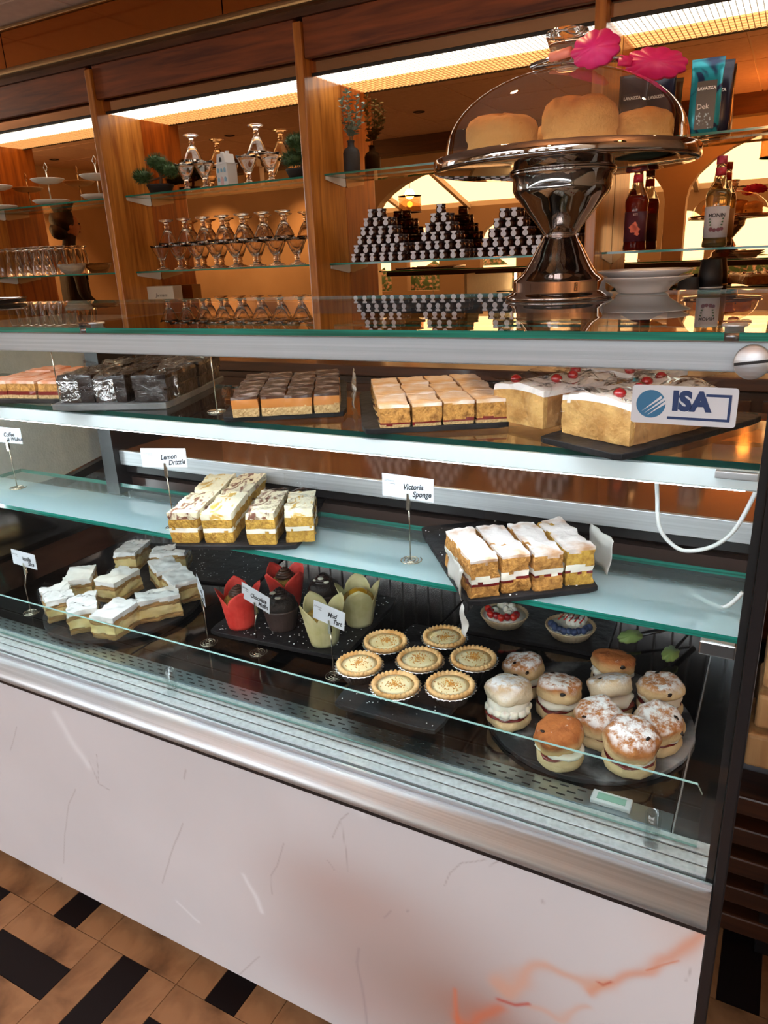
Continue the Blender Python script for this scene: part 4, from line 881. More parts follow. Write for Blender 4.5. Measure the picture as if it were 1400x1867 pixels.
card('white name card reading Coffee & Walnut at the far left', -1.456, .961, -.445, .120, ('Coffee', '& Walnut'), 12, 3)
card('white name card reading Lemon Drizzle in front of the drizzle slices', -.937, .902, -.445, .131, ('Lemon', 'Drizzle'), 22, 1)
card('white name card reading Victoria Sponge left of the sponge slate', -.474, .931, -.445, .119, ('Victoria', 'Sponge'), 0, 1, .086, .036)
card('white name card reading Vanilla Slice at the left of the deck', -1.385, .883, -.70, .130, ('Vanilla', 'Slice'), 0, 2, .076, .034, lean=.018)
card('white name card reading Toffee Muffin turned sideways', -.931, .941, -.70, .114, ('Toffee', 'Muffin'), -38, 6, .075, .034)
card('white name card reading Chocolate Muffin before the chocolate muffins', -.817, .951, -.70, .118, ('Chocolate', 'Muffin'), -12, 9, .078, .034, lean=.010)
card('white name card reading Mud Tart before the olive muffins', -.640, .941, -.70, .121, ('Mud', 'Tart'), -5, 8, .068, .036)
card('wire holder behind the pink topped bakes, card out of sight', -1.095, .835, -.215, .125, None)
card('wire holder right of the wrapped chocolate cakes', -.769, .863, -.215, .125, None)
# serving tongs with green tips in the case
tg = thing('serving_tongs', 'black serving tongs with green scalloped tips behind the scones', 'tongs', (-.13, 1.30, -.69), group='tongs')
GRN = mat('green_silicone', (.30, .46, .14), .45)
def tong_head(b, c, d, L_, W_, n=9, th=.004, nrm=(0, 0, 1)):
    c = Vector(c); d = Vector(d).normalized(); nm = Vector(nrm).normalized(); s = d.cross(nm).normalized(); nm = s.cross(d)
    pts = []
    for k in range(n*8):
        a = 2*pi*k/(n*8); rad = 1+.13*abs(sin(a*n/2)); pts.append((cos(a)*L_/2*rad, sin(a)*W_/2*rad))
    vs = [c+d*p[0]+s*p[1]+nm*th/2 for p in pts]+[c+d*p[0]+s*p[1]-nm*th/2 for p in pts]; N = len(pts)
    b.add(vs+[c+nm*th*1.3, c-nm*th*.3], [(i, (i+1) % N, N+(i+1) % N, N+i) for i in range(N)]+[(2*N, (i+1) % N, i) for i in range(N)]+[(2*N+1, N+i, N+(i+1) % N) for i in range(N)], 0, True)
for (c, e) in (((-.190, 1.262, -.682), (-.095, 1.345, -.675)), ((-.115, 1.228, -.682), (-.085, 1.345, -.675))):
    d = Vector(c)-Vector(e); b = B(); tong_head(b, Vector(c), d, .045, .024, nrm=(.2, -.5, .8)); part(b, 'tong_tip', GRN, tg)
    part(B().tube([Vector(c)-d.normalized()*.018, Vector(e)], .005, 8, flat=.5), 'tong_arm', BLACK, tg)

# ------------------------------------------------------------ cake stand with dome, on the counter glass
GT = -.0715
cs = thing('cake_stand', 'large polished chrome pedestal cake stand on the glass counter', 'cake stand', (-.33, 1.195, GT))
B().lathe([(0, 0), (.081, 0), (.083, .002), (.083, .005), (.074, .009), (.0715, .013), (.0715, .026), (.069, .030), (.060, .036), (.053, .044), (.044, .060), (.035, .076), (.028, .088), (.0255, .0935),
    (.0240, .0940), (.0240, .0955), (.0260, .0965), (.031, .104), (.042, .118), (.052, .130), (.063, .145), (.070, .152), (.0725, .157), (.074, .161), (.074, .176), (.078, .180), (.0795, .183), (.0780, .185), (0, .185)], 72).build('pedestal', CHROME, cs)
B().lathe([(0, .1835), (.10, .1845), (.182, .188), (.191, .189), (.1935, .190), (.1940, .192), (.1940, .2045), (.1930, .2055), (.190, .2055), (.188, .2035), (.186, .199), (.12, .198), (0, .198)], 96).build('plate', CHROME, cs)
dm = thing('glass_dome', 'clear glass dome with flared knob covering three plain scones', 'dome', (-.33, 1.195, GT+.1988))
prof = [(.1800, 0), (.1800, .004), (.1775, .014)]
prof += [(.176*cos(R(a)), .014+.106*sin(R(a))) for a in range(6, 85, 6)]+[(.012, .1205)]
B().lathe(prof, 80, capm=None).build('dome_shell', DOMEG, dm)
o = B().lathe([(0, .1180), (.015, .1195), (.0195, .124), (.0205, .132), (.0215, .140), (.028, .158), (.0305, .1635), (.0295, .168), (.026, .169), (.023, .165), (.010, .160), (0, .159)], 40).build('knob', CRYST, dm)
# dome shell: drop the end caps that a lathe adds
me = [c for c in dm.children if c.name.startswith('dome_shell')][0].data
bm = bmesh.new(); bm.from_mesh(me); bmesh.ops.delete(bm, geom=[f for f in bm.faces if len(f.verts) > 4], context='FACES'); bm.to_mesh(me); bm.free()
BIGS = baked('plain_scone', (.72, .48, .19), (.50, .18, .03), .052, .018, 0, nscale=22, bump=.8)
for k, (u, d, r, h, lbl_) in enumerate([(-.088, -.01, .053, .066, 'plain golden scone under the dome, left'), (.022, -.035, .054, .074, 'plain golden scone under the dome, centre front'), (.112, .015, .042, .060, 'raisin scone under the dome, right'), (.0, .085, .05, .06, 'plain scone under the dome, at the back')]):
    ax = Vector((-.33, 1.195)).normalized(); rx = Vector((ax.y, -ax.x))
    x, y = -.33+rx.x*u+ax.x*d, 1.195+rx.y*u+ax.y*d
    t = thing('plain_scone', lbl_, 'scone', (x, y, GT+.1985), k*1.3, 'scones under the dome')
    def wr(rr, z, a, j, k=k): 
        n = noise.noise(Vector((cos(a)*1.3+k*5, sin(a)*1.3, z*14))); crack = .06*max(0, noise.noise(Vector((cos(a)*2, sin(a)*2, z*60+k)))) if .015 < z < .045 else 0
        return rr*(1+.09*n-crack), z*(1+.10*noise.noise(Vector((cos(a)+k*3, sin(a), .3)))) 
    B().lathe([(0, 0), (r*.93, 0), (r*.99, .004), (r, .014), (r*1.01, .022), (r*.965, .027), (r*.97, .031), (r*1.02, .036), (r*1.01, h*.74), (r*.93, h*.88), (r*.75, h*.97), (r*.4, h*1.02), (0, h*1.03)], 44, warp=wr).build('scone_body', BIGS, t)
    rn = random.Random(k)
    for q in range(2):
        a = rn.uniform(0, 6.28); B().ball((r*1.0*cos(a), r*1.0*sin(a), rn.uniform(.008, .02)), .004, 8, 5).build('raisin', RAIS, t)
# pink tongs resting on the dome
tp = thing('silicone_tongs', 'steel tongs with two pink scalloped silicone heads lying on the dome', 'tongs', (-.38, 1.15, .225), group='tongs')
PINK = mat('pink_silicone', (.62, .015, .16), .42); COR = mat('coral_grip', (.80, .26, .20), .45)
pv = Vector((-0.3603, 1.1250, 0.2446)); h1 = Vector((-0.2657, 1.1000, 0.2458)); g1 = Vector((-0.3341, 1.1200, 0.2479)); g2 = Vector((-0.3000, 1.1100, 0.2489)); n2 = Vector((-0.2856, 1.1050, 0.2484))
part(B().tube([pv, g1, g2, n2], .0045, 10, flat=.5), 'steel_arm', STEEL, tp)
part(B().tube([g1+Vector((.004, -.003, .001)), g2+Vector((0, -.003, .001))], .0062, 10), 'grip', COR, tp)
b = B(); tong_head(b, h1, Vector((-0.2421, 1.1000, 0.2472))-Vector((-0.2963, 1.1050, 0.2449)), .058, .040, 9, .008, (.25, -1, .1)); part(b, 'tong_head', PINK, tp)
h2 = Vector((-0.2136, 1.2400, 0.2467)); n3 = Vector((-0.2590, 1.2350, 0.2577))
part(B().tube([pv+Vector((.002, .004, -.002)), Vector((-0.3063, 1.2350, 0.2617)), Vector((-0.2786, 1.2350, 0.2605)), n3], .0045, 10, flat=.5), 'steel_arm', STEEL, tp)
b = B(); tong_head(b, h2, Vector((-0.1800, 1.2400, 0.2406))-Vector((-0.2482, 1.2400, 0.2543)), .080, .037, 11, .008, (.15, -1, .2)); part(b, 'tong_head', PINK, tp)
part(B().tube([Vector((-0.2643, 1.2350, 0.2571)), Vector((-0.2462, 1.2380, 0.2537))], .010, 10, flat=.5), 'head_neck', PINK, tp)
# plates beside the stand
PORC = mat('white_porcelain', (.62, .58, .56), .12, coat=.3)
for k in range(2):
    t = thing('oval_plate', ['lower white plate stacked beside the chrome stand', 'upper white plate stacked beside the chrome stand'][k], 'plate', (-.222, 1.315, GT+.0005+.010*k), R(8*k), 'stacked white plates')
    B().lathe([(0, 0), (.038, 0), (.041, .002), (.044, .008), (.060, .018), (.076, .0245), (.077, .026), (.075, .0265), (.059, .0205), (.043, .011), (.032, .007), (0, .006)], 60).build('plate_body', PORC, t)
# dark tablet at the far left of the counter
b = B(); pts = [(-2.17, 1.36), (-1.86, 1.05), (-1.83, 1.05), (-1.80, 1.06), (-1.79, 1.10), (-1.80, 1.33), (-1.83, 1.36)]
t = thing('dark_tray', 'dark rounded tray at the far left end of the glass counter', 'tray', (-1.98, 1.2, GT))
part(B().prism([(-2.15, 1.05), (-1.86, 1.05), (-1.80, 1.09), (-1.79, 1.30), (-1.83, 1.35), (-2.15, 1.35)], GT+.002, GT+.010), 'tray_body', BLACK, t, .003)
part(B().tube([(-2.15, 1.05, GT+.012), (-1.86, 1.05, GT+.012), (-1.80, 1.09, GT+.012), (-1.79, 1.30, GT+.012), (-1.83, 1.35, GT+.012), (-2.15, 1.35, GT+.012)], .003, 8), 'tray_rim', STEEL, t)

# ------------------------------------------------------------ back bar contents
Z2, Z1, Z0 = .3155, -.0095, -.2445
# little jam jars stacked in four pyramids
JARG = mat('jam_jar', (.035, .010, .006), .08, coat=.8); LID = mat('dark_gingham_lid', (.03, .022, .03), .35); JLAB = mat('jar_paper', (.80, .82, .90), .6, col2=(.60, .64, .75), scale=300, lo=.48, hi=.52)
pj = thing('jam_jar', 'x', 'jar', (0, 0, 0), group='miniature jam jars in pyramids')
B().lathe([(0, 0), (.0165, 0), (.0190, .003), (.0192, .017), (.0165, .0225), (.0150, .024)], 10).build('jar_body', JARG, pj)
B().lathe([(.0172, .0235), (.0180, .0245), (.0180, .0300), (.0165, .0312), (0, .0314)], 10).build('lid', LID, pj)
B().prism([(.0100*cos(R(30*k)), .0108+.0100*sin(R(30*k))) for k in range(12)], -.0205, -.0192, 'Y').prism([(-.0050, .018), (.0050, .018), (.0050, .023), (.0095, .0245), (.0098, .0308), (-.0098, .0308), (-.0095, .0245), (-.0050, .023)], -.0200, -.0182, 'Y').build('paper_label', JLAB, pj)
first = True; rn = random.Random(4)
pn = ['left pyramid', 'middle pyramid', 'right pyramid', 'pyramid behind stand']; ln = ['bottom', 'second', 'third', 'fourth', 'fifth', 'top']
PYR = [(-1.530, [6, 6, 5, 4, 3, 2], [.0, .010, .024, .038, .056, .070]), (-1.275, [6, 5, 4, 3, 2, 1], None), (-1.008, [6, 5, 4, 3, 2], None), (-.790, [4, 4, 3, 3, 2, 1], None)]
for p, (xs0, ws, offs) in enumerate(PYR):
    pit = .0405
    for l, wd in enumerate(ws):
        dep = [3, 3, 2, 2, 2, 1][l]
        for d in range(dep):
            for i in range(wd):
                off = offs[l] if offs else (ws[0]-wd)*pit/2
                x = xs0+off+i*pit+rn.uniform(-.001, .001); y = 2.622+d*.0405+(3-dep)*.010
                o = place(pj, first, (x, y, Z1+.0316*l), R(rn.uniform(-9, 9)),
                    'dark jam jar, %s, %s layer, %s row, %s from left' % (pn[p], ln[l], ['front', 'second', 'back'][d], ORD[i]))
                first = False
# pressed glass sundae dishes
def sundae():
    t = thing('sundae_glass', 'x', 'glass', (0, 0, 0))
    wp = lambda r, z, a, j: (r*(1+(.055*max(0, z-.045)/.06*cos(6*a) if z > .045 else 0)), z+(.003*cos(6*a) if z > .098 else 0))
    B().lathe([(0, .001), (.031, 0), (.0335, .002), (.030, .005), (.014, .010), (.0085, .018), (.0095, .024), (.0120, .028), (.0095, .033), (.0105, .040), (.018, .050), (.029, .072), (.040, .096), (.0455, .105),
        (.0440, .1065), (.0375, .096), (.0265, .073), (.0155, .054), (.006, .047), (0, .046)], 36, warp=wp).build('glass_bowl', CRYST, t)
    return t
ps = sundae(); first = True
def put(x, y, z, inv, label, group):
    global first
    o = place(ps, first, (x, y, z+(.1075 if inv else 0)), 0, label, group, rot=((pi, 0, 0) if inv else None)); first = False
for k in range(8): put(-2.600+.108*k, 2.665, Z1, False, 'upright sundae glass on the middle shelf, %s from the left' % ORD[k], 'sundae glasses on the middle shelf')
for k in range(7): put(-2.546+.108*k, 2.665, Z1+.1075, True, 'upturned sundae glass balanced on the middle shelf row, %s from the left' % ORD[k], 'sundae glasses on the middle shelf')
for g, xs_ in (('left', (-2.395, -2.290)), ('right', (-2.055, -1.940))):
    for k, x in enumerate(xs_): put(x, 2.665, Z2, False, 'upright sundae glass on the top shelf, %s trio, %s one' % (g, ['left', 'right'][k]), 'sundae glasses on the top shelf')
    put(sum(xs_)/2, 2.665, Z2+.1075, True, 'upturned sundae glass crowning the %s trio on the top shelf' % g, 'sundae glasses on the top shelf')
for k, x in enumerate([-2.42, -2.31, -2.205, -2.10, -1.965, -1.89, -1.79]): put(x, 2.66, Z0, True, 'upturned sundae glass on the low shelf, %s from the left' % ORD[k], 'sundae glasses on the low shelf')
# ceramic house
t = thing('ceramic_house', 'white ceramic townhouse with blue painted windows between the sundae glasses', 'ornament', (-2.160, 2.655, Z2), R(-14))
B().box(-.038, .038, -.026, .026, 0, .085).build('house_wall', mat('cream_glaze', (.66, .68, .70), .25), t, .002)
B().prism([(-.030, .085), (.030, .085), (.022, .122), (-.022, .122)], -.026, .026, 'Y').prism([(-.041, .083), (.041, .083), (.041, .087), (-.041, .087)], -.029, .029, 'Y').build('house_roof', mat('cream_glaze', (.66, .68, .70), .25), t)
for x in (-.016, .016): B().box(x-.006, x+.006, -.006, .006, .120, .133).build('chimney', mat('cream_glaze', (.66, .68, .70), .25), t)
BP = mat('pale_blue_paint', (.20, .42, .60), .4)
for x, z, s in ((-.022, .060, .007), (.022, .060, .007), (0, .060, .006), (-.022, .025, .007), (.022, .025, .007), (0, .100, .007)):
    B().prism([(x-s, z-s*1.2), (x+s, z-s*1.2), (x+s, z+s*.6), (x, z+s*1.5), (x-s, z+s*.6)], -.0272, -.026, 'Y').build('window', BP if z < .09 else BLACKM, t)
B().prism([(-.009, 0), (.009, 0), (.009, .026), (0, .036), (-.009, .026)], -.028, -.026, 'Y').build('door', mat('pink_paint', (.62, .40, .42), .4), t)
# bonsai
def bonsai(label, x, y, z, s, cl, seed):
    t = thing('bonsai_tree', label, 'plant', (x, y, z), 0, 'bonsai trees')
    B().lathe([(0, 0), (.045*s, 0), (.058*s, .028*s), (.061*s, .034*s), (.055*s, .034*s), (.050*s, .026*s), (0, .026*s)], 26).build('pot', BLACKM, t)
    b = B()
    for c in cl: b.tube(smooth([(0, 0, .025*s), (.010*s, 0, .06*s), (c[0]*.6, c[1]*.5, c[2]*.75), (c[0], c[1], c[2])], 4), .005*s, 6, taper=[1-.028*k for k in range(13)])
    b.build('trunk', mat('bark', (.10, .05, .025), .8), t)
    GN = mat('needle_green', (.022, .055, .016), .7, col2=(.06, .12, .04), scale=50); rn = random.Random(seed)
    for c in cl:
        b = B(); b.ball(c[:3], c[3]*.72, 12, 7, amp=.4, seed=seed, freq=50, sc=(1.15, .9, .6))
        for k in range(420):
            d = Vector((rn.gauss(0, 1), rn.gauss(0, 1), rn.gauss(0, 1))).normalized(); q = Vector(c[:3])+Vector((d.x*1.15, d.y*.9, d.z*.6))*c[3]*.68
            e = q+(d+Vector((0, 0, .35))).normalized()*c[3]*.38; sd = d.orthogonal().normalized()*.0011
            b.add([q-sd, q+sd, e], [(0, 1, 2)])
        b.build('foliage', GN, t)
bonsai('bonsai tree in a black bowl at the left of the sundae glasses', -2.532, 2.645, Z2, 1.0, [(-.095, 0, .075, .052), (-.005, 0, .128, .052), (.062, 0, .088, .050), (.030, .0, .10, .042)], 1)
bonsai('bonsai tree half hidden behind the second upright', -1.790, 2.66, Z2, 1.0, [(-.03, 0, .075, .055), (-.01, 0, .135, .05), (.03, .0, .10, .05)], 2)
# eucalyptus in a dark bottle
t = thing('eucalyptus_vase', 'dark bottle vase with eucalyptus sprigs on the top shelf', 'vase', (-1.555, 2.665, Z2))
B().lathe([(0, 0), (.030, 0), (.032, .004), (.032, .070), (.026, .084), (.013, .092), (.0125, .108), (.016, .112), (.013, .113), (0, .100)], 26).build('bottle', BLACKM, t)
rn = random.Random(9); EU = mat('eucalyptus_leaf', (.20, .27, .21), .55, col2=(.32, .40, .34), scale=30)
lm = B(); lp = [(0, 0)]+[(.0105+.0105*cos(R(a)), .0085*sin(R(a))) for a in range(160, -180, -40)]
lm.add([(p[0], p[1], .0012*sin(p[0]*150)) for p in lp], [tuple(range(len(lp)))], 0, True); lo_ = lm.build('leaf', EU); lmd = lo_.data; bpy.data.objects.remove(lo_)
for s_i, (dx, dy, hh_) in enumerate([(-.020, -.01, .165), (.005, -.02, .185), (.030, -.005, .170), (-.005, .01, .195), (.045, .0, .14)]):
    P_s = [Vector((0, 0, .09)), Vector((dx*.4, dy*.5, .14)), Vector((dx, dy, .09+hh_*.6)), Vector((dx*1.3, dy*1.2, .09+hh_))]
    sp_ = smooth(P_s, 6); B().tube(sp_, .0012, 5).build('sprig', mat('sprig_brown', (.12, .12, .07), .6), t)
    for k in range(5, len(sp_)):
        for sgn in (0, pi):
            a = k*1.1+sgn+s_i; o = bpy.data.objects.new('leaf', lmd); COL.objects.link(o); o.parent = t
            o.location = sp_[k]; o.rotation_euler = (rn.uniform(-.5, .5), rn.uniform(-.7, .1), a); sc_ = (1.25-.5*(k/len(sp_))); o.scale = (sc_, sc_, sc_)
# three tier plate stands in the left bay
PL = mat('embossed_china', (.66, .62, .54), .3)
for k, x in enumerate((-3.665, -3.270, -2.93)):
    t = thing('tiered_cake_stand', 'white two tier plate stand on the top shelf, %s of three' % ['leftmost', 'middle', 'rightmost'][k], 'cake stand', (x, 2.655, Z2), .3*k, 'tiered plate stands')
    for z, r in ((.002, .085), (.098 if k < 2 else .088, .078)):
        B().lathe([(0, z), (r*.55, z), (r*.8, z+.006), (r, z+.018), (r*.99, z+.020), (r*.78, z+.009), (r*.5, z+.004), (0, z+.004)], 36, warp=lambda rr, zz, a, j: (rr*(1+.015*cos(12*a)), zz)).build('plate', PL, t)
    B().tube([(0, 0, .004), (0, 0, .15)], .0032, 8).build('rod', WIRE, t)
    B().tube([(0, 0, .15), (.010, 0, .168), (0, 0, .190), (-.010, 0, .168), (0, 0, .15)], .0024, 6).build('handle', WIRE, t)
# upturned tumblers and glass bowl
pt_ = thing('upturned_tumbler', 'x', 'glass', (0, 0, 0), group='upturned tall glasses')
B().lathe([(.0325, 0), (.0330, .004), (.0275, .060), (.0210, .105), (.0165, .118), (.0150, .126), (.0175, .130), (.0255, .134), (.0265, .138), (.0255, .140), (0, .140)], 16, warp=lambda r, z, a, j: (r*(1+.02*cos(8*a)), z)).build('tumbler_body', CRYST, pt_)
first_t = True
for r_ in range(2):
    for k in range(6):
        x = -3.705+.070*k+.03*r_
        place(pt_, first_t, (x, 2.635+.065*r_, Z1), 0, 'tall upturned tumbler, %s row, %s from the left' % (['front', 'rear'][r_], ORD[k])); first_t = False
t = thing('glass_dish', 'cut glass sweet dish right of the tall tumblers', 'dish', (-3.215, 2.665, Z1))
B().lathe([(0, 0), (.035, 0), (.050, .012), (.064, .034), (.068, .048), (.066, .049), (.060, .036), (.046, .015), (0, .006)], 40, warp=lambda r, z, a, j: (r*(1+.03*cos(20*a+z*120)), z+(.002*cos(10*a) if z > .04 else 0))).build('dish_body', mat('frosted_pressed_glass', (.85, .80, .70), .12, trans=.75, ior=1.45), t)
# carton with a small name on it
t = thing('white_carton', 'small white carton with a tiny printed name on the low shelf', 'box', (-2.63, 2.68, Z0), R(2))
B().box(-.085, .085, -.03, .03, 0, .165).build('carton_body', mat('carton_card', (.52, .46, .36), .6), t, .002)
text_mesh('lettering', 'Jarmans', .022, INK, t, Matrix.Translation((.01, -.0304, .125)) @ FRONT, .2)
# syrup bottles
def syrup(label, x, z, body, lab, txt, tcol, capc, yaw, second=None):
    t = thing('syrup_bottle', label, 'bottle', (x, 2.640, z), R(yaw), 'syrup bottles')
    B().lathe([(0, 0), (.033, 0), (.036, .004), (.036, .012), (.0345, .020), (.0345, .125), (.036, .135), (.0365, .150), (.030, .168), (.019, .190), (.0145, .215), (.0135, .240), (0, .240)], 28).build('bottle_body', mat('bottle_glass', (.98, .95, .90), .0, trans=1, ior=1.2), t)
    B().lathe([(0, .003), (.0330, .004), (.0330, .148), (.027, .165), (.0, .166)], 24).build('syrup', body, t)
    B().lathe([(.0352, .028), (.0352, .118)], 40).build('paper_label', lab, t)
    B().lathe([(.0160, .205), (.0148, .228)], 20).build('neck_label', mat('red_neck_label', (.55, .03, .05), .4), t)
    B().lathe([(.0148, .238), (.0152, .240), (.0152, .260), (0, .262)], 20).build('cap', mat(capc[0], capc[1], .35), t)
    m = text_mesh('lettering', txt, .0150, tcol, t, Matrix.Translation((0, 0, .092)) @ FRONT, bold=.0003)
    for v in m.data.vertices:     # wrap the letters round the bottle
        a = v.co.x/.0356; rr = .0358-v.co.y*1.0; v.co = (rr*sin(a), -rr*cos(a), v.co.z)
    return t
sA = syrup('amber syrup bottle with a plum label and flame coloured picture', -.482, Z1, mat('amber_syrup', (.25, .012, .006), .05, trans=.3), mat('plum_label', (.09, .020, .035), .4), 'SWEETBIRD', mat('pale_print', (.6, .45, .42), .5), ('grey_cap', (.12, .10, .10)), 6)
b = B()
for k, (x, z, r) in enumerate([(-.004, .068, .012), (.006, .064, .010), (.0, .078, .008), (.008, .052, .007)]):
    b.prism([(x+r*(1+.25*sin(k+5*a))*cos(a), z+r*(1+.25*cos(3*a+k))*sin(a)) for a in [2*pi*q/18 for q in range(18)]], -.0366, -.0354, 'Y')
b.build('flame_print', mat('flame_print', (.75, .12, .04), .4), sA)
for ch in sA.children:
    if ch.name.startswith('lettering'): ch.scale = (.62, 1, .62); ch.location = (0, -.0003, .052)
sB = syrup('clear syrup bottle with a white label and red cap', -.240, Z1, mat('pale_syrup', (.75, .55, .22), .03, trans=.85), mat('silver_label', (.60, .58, .60), .4), 'MONIN', mat('label_print', (.02, .02, .03), .5), ('red_cap', (.42, .03, .07)), 6)
b = B()
for sx in (-1, 1):
    for k in range(4): b.prism([(sx*(.019-.0015*k)+.0042*cos(R(60*q))*(1 if q % 2 else .5), .082-.0085*k+.0026*sin(R(60*q))) for q in range(6)], -.0370, -.0300, 'Y')
b.build('leaf_print', mat('print_green', (.05, .12, .05), .5), sB)
b = B()
for x, z, r in ((-.014, .052, .006), (-.004, .050, .0055), (.008, .051, .006), (.017, .053, .005)): b.prism([(x+r*cos(R(30*q)), z+r*sin(R(30*q))) for q in range(12)], -.0372, -.0310, 'Y')
b.build('fruit_print', mat('print_plum', (.16, .03, .05), .5), sB)
# coffee bags
def bag(label, x, y, col, txt, yaw, cols2=None, h=.205, grp='coffee bags on the top shelf'):
    t = thing('coffee_bag', label, 'bag', (x, y, Z2+.0), R(yaw), grp)
    vs = []; prof = [(0, .040, .027), (.004, .043, .030), (.05, .044, .031), (.12, .043, .026), (.165, .044, .016), (.180, .045, .004), (h, .046, .002)]
    n = 20
    for z, hw, hd in prof:
        for k in range(n):
            a = 2*pi*k/n; c, s_1 = cos(a), sin(a); q = (abs(c)**5+abs(s_1)**5)**(-.2); w_ = 1+.03*noise.noise(Vector((c*3, s_1*3, z*40+x)))
            vs.append((hw*c*q*w_, hd*s_1*q*w_, z))
    fs = [(j*n+k, j*n+(k+1) % n, (j+1)*n+(k+1) % n, (j+1)*n+k) for j in range(len(prof)-1) for k in range(n)]+[tuple(range(n-1, -1, -1)), tuple((len(prof)-1)*n+k for k in range(n))]
    B().add(vs, fs, 0, True).build('foil_bag', col, t)
    text_mesh('lettering', txt, .0115, mat('white_print', (.8, .8, .8), .4), t, Matrix.Translation((0, -.0335, .120)) @ FRONT, bold=.0005)
    return t
TEAL = mat('teal_foil', (.02, .30, .38), .25, .4, col2=(.015, .03, .09), scale=11, lo=.50, hi=.56, detail=1, dist=1.5, bump=.2); NAVF = mat('navy_foil', (.012, .012, .03), .25, .3)
t = bag('teal and black coffee bag at the right of the top shelf', -.305, 2.65, TEAL, 'LAVAZZA', 4)
B().box(-.024, .030, -.0345, -.031, .012, .140).build('black_panel', mat('black_panel', (.01, .01, .015), .3), t)
for ch in t.children:
    if ch.name.startswith('lettering'): ch.location = (.003, -.0018, 0)
text_mesh('lettering', 'Dek', .020, mat('white_print', (.8, .8, .8), .4), t, Matrix.Translation((-.004, -.0350, .072)) @ FRONT)
b = B(); rn = random.Random(1)
for k in range(26):
    x, z, r = rn.uniform(-.020, .026), rn.uniform(.014, .055), rn.uniform(.001, .0028); b.prism([(x-r, z), (x, z-r*1.6), (x+r, z), (x, z+r*1.6)], -.0350, -.0345, 'Y')
b.build('splash_print', mat('splash_blue', (.35, .50, .62), .3), t)
bag('black coffee bag behind the teal one', -.283, 2.705, NAVF, 'LAVAZZA', 10)
bag('dark coffee bag seen through the glass dome', -.515, 2.65, NAVF, 'LAVAZZA', 3, h=.19)
bag('black coffee bag beside the dome, under the pink tongs', -.44, 2.68, NAVF, 'LAVAZZA', -12, h=.195)
# takeaway cups
CUPB = mat('black_paper_cup', (.012, .011, .012), .5); CUPR = mat('white_rim', (.6, .58, .55), .4)
for k, (x, y, n) in enumerate([(-.243, 2.655, 4), (-.300, 2.60, 1)]):
    for q in range(n):
        t = thing('paper_cup', 'black upturned paper cup in the %s stack, %s from the bottom' % (['tall', 'short'][k], ORD[q]), 'cup', (x, y, (Z0 if k == 0 else Z0)+.022*q+(.045 if k == 0 else .06)), 0, 'black paper cups')
        B().lathe([(.0395, .004), (.0365, .04), (.030, .088), (.0275, .0885), (.0275, .085)], 28).build('cup_body', CUPB, t)
        B().lathe([(.0395, 0), (.0412, .001), (.0412, .0045), (.0395, .005)], 28).build('cup_rim', CUPR, t)
        B().lathe([(.0272, .0855), (0, .0855)], 20).build('cup_base', CUPR, t)
    t = thing('cup_tray', ['black tray under the tall cup stack', 'black tray under the single upturned cup'][k], 'tray', (x, y, Z0), 0, 'cup trays')
    part(B().box(x-.05, x+.05, y-.042, y+.045, Z0, Z0+(.044 if k == 0 else .059)), 'tray_body', BLACKM, t, .003)
t = thing('folded_cloth', 'dark green folded cloth on the low shelf right of the third upright', 'cloth', (-.46, 2.65, Z0))
b = B(); b.ball((0, 0, .075), .075, 22, 14, amp=.25, seed=2, freq=12, sc=(1.25, .6, .95)); b.build('cloth_body', mat('dark_green_cloth', (.008, .02, .012), .8), t)

# ------------------------------------------------------------ right of the case
t = thing('plywood_rack', 'stack of rounded plywood blocks beside the right end of the case', 'rack', (.12, 1.30, FL))
part(B().box(.085, .115, 1.22, 1.25, FL, -.42).box(.19, .22, 1.22, 1.25, FL, -.42), 'rack_post', BLACK, t)
zs_ = [-.50, -.575, -.64, -.705, -.80]
for k in range(4):
    z = -.545-.075*k; x = .022+[.012, .010, .006, -.002][k]
    part(B().box(x, x+.16, 1.19-.004*k, 1.30, z-.068, z-.004), 'plywood_block', PLY, t, .007, 3)
for k in range(5):
    z = -.93-.068*k
    part(B().box(.017, .17, 1.215, 1.30, z-.04, z), 'plywood_block', DWOOD, t, .004)  # lower plywood coloured as dark wood to paint in its dimness
part(B().box(.016, .20, 1.301, 1.31, -1.20, -.86), 'rack_panel', mat('lilac_panel', (.20, .19, .21), .6), t)  # pale panel with the shade put into its colour
t = thing('till_counter', 'pale panelled till counter beyond the case at right', 'counter', (.6, 1.7, FL))
part(B().box(.06, 1.3, 1.40, 2.0, FL+.08, -.36), 'counter_panel', WHITE, t)
part(B().box(.04, 1.32, 1.38, 2.02, -.36, -.33), 'counter_slab', DWOOD, t)
part(B().box(.08, 1.3, 1.42, 2.0, FL, FL+.08), 'plinth', BLACK, t)
t = thing('black_bin', 'tall black ribbed bin at the right edge', 'bin', (.235, .95, FL))
part(B().lathe([(0, FL), (.115, FL), (.135, -.78), (.140, -.77), (.13, -.76), (0, -.76)], 40, (.235, .95, 0), warp=lambda r, z, a, j: (r*(1+.01*cos(30*a)), z)), 'bin_body', BLACKM, t)

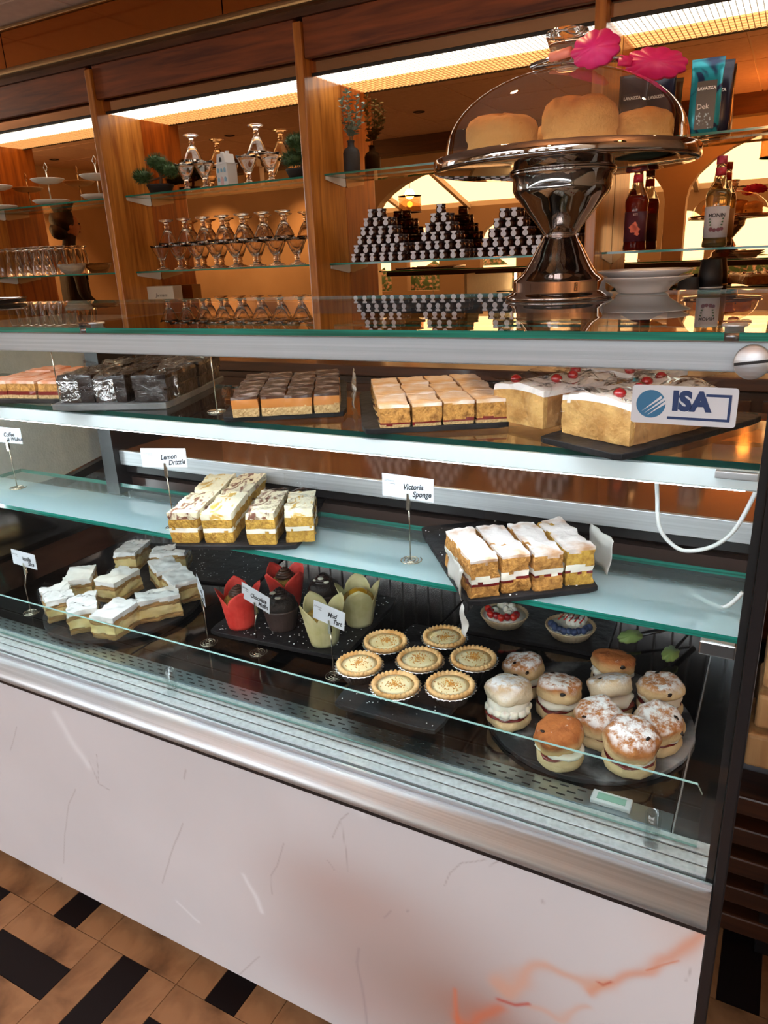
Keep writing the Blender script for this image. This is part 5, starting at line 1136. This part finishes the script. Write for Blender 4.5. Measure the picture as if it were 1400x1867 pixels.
# ------------------------------------------------------------ customer reflected in the left mirror
def person():
    t = thing('person', 'person with dark hair and black top reflected in the left mirror', 'person', (-5.35, 1.05, FL), R(25))
    J = [((0, 0, .92), .13), ((0, .01, 1.12), .115), ((0, .02, 1.32), .135), ((0, .01, 1.43), .075), ((0, 0, 1.50), .05), ((0, -.01, 1.56), .06), ((0, -.015, 1.64), .083), ((0, 0, 1.70), .06),
         ((-.17, .01, 1.37), .055), ((-.23, .02, 1.10), .042), ((-.16, -.16, .98), .030), ((-.12, -.22, .97), .022),
         ((.17, .01, 1.37), .055), ((.24, .02, 1.10), .042), ((.20, -.14, .94), .030), ((.18, -.20, .92), .022),
         ((-.09, 0, .84), .095), ((-.10, -.02, .48), .062), ((-.10, .02, .09), .040), ((-.10, -.12, .04), .035),
         ((.09, 0, .84), .095), ((.10, -.02, .48), .062), ((.10, .02, .09), .040), ((.10, -.12, .04), .035)]
    E_ = [(0, 1), (1, 2), (2, 3), (3, 4), (4, 5), (5, 6), (6, 7), (2, 8), (8, 9), (9, 10), (10, 11), (2, 12), (12, 13), (13, 14), (14, 15), (0, 16), (16, 17), (17, 18), (18, 19), (0, 20), (20, 21), (21, 22), (22, 23)]
    fin = []
    for hb, sx in ((11, 1), (15, -1)):
        for q in range(4):
            p = Vector(J[hb][0]); a = p+Vector((sx*(-.022+.015*q), -.045, -.004)); c = a+Vector((0, -.030, -.014)); J.append((tuple(a), .009)); E_.append((hb, len(J)-1)); J.append((tuple(c), .0075)); E_.append((len(J)-2, len(J)-1))
        p = Vector(J[hb][0]); J.append((tuple(p+Vector((sx*.035, -.020, .008))), .009)); E_.append((hb, len(J)-1))
    me = bpy.data.meshes.new('body'); me.from_pydata([j[0] for j in J], E_, []); o = bpy.data.objects.new('body', me); COL.objects.link(o); o.parent = t
    o.modifiers.new('skin', 'SKIN'); sv = me.skin_vertices[0].data
    for k, j in enumerate(J): sv[k].radius = (j[1], j[1])
    sv[0].use_root = True
    sb = o.modifiers.new('sub', 'SUBSURF'); sb.levels = 2; sb.render_levels = 2
    me.materials.append(mat('skin_and_clothes', (.020, .016, .016), .7))
    SK = mat('skin', (.45, .24, .16), .5)
    b = B(); b.ball((0, -.018, 1.635), .088, 18, 12, sc=(.86, .98, 1.18)); b.ball((0, -.105, 1.625), .014, 8, 6, sc=(.8, 1, 1.3)); b.ball((-.082, -.01, 1.63), .018, 8, 6, sc=(.5, .8, 1.3)); b.ball((.082, -.01, 1.63), .018, 8, 6, sc=(.5, .8, 1.3))
    b.build('face', SK, t)
    for sx in (-1, 1): B().ball((sx*.03, -.096, 1.65), .009, 8, 6).build('eye', BLACK, t)
    B().ball((0, -.102, 1.588), .016, 10, 5, sc=(1.2, .4, .4)).build('mouth', mat('lips', (.4, .12, .10), .5), t)
    b = B(); b.ball((0, .022, 1.672), .100, 18, 12, amp=.15, seed=3, freq=18, sc=(.98, .98, 1.1)); b.ball((0, .06, 1.60), .075, 14, 9, amp=.2, seed=5, freq=16); b.build('hair', mat('dark_hair', (.012, .008, .006), .5, bump=.5, bscale=60), t)
person()
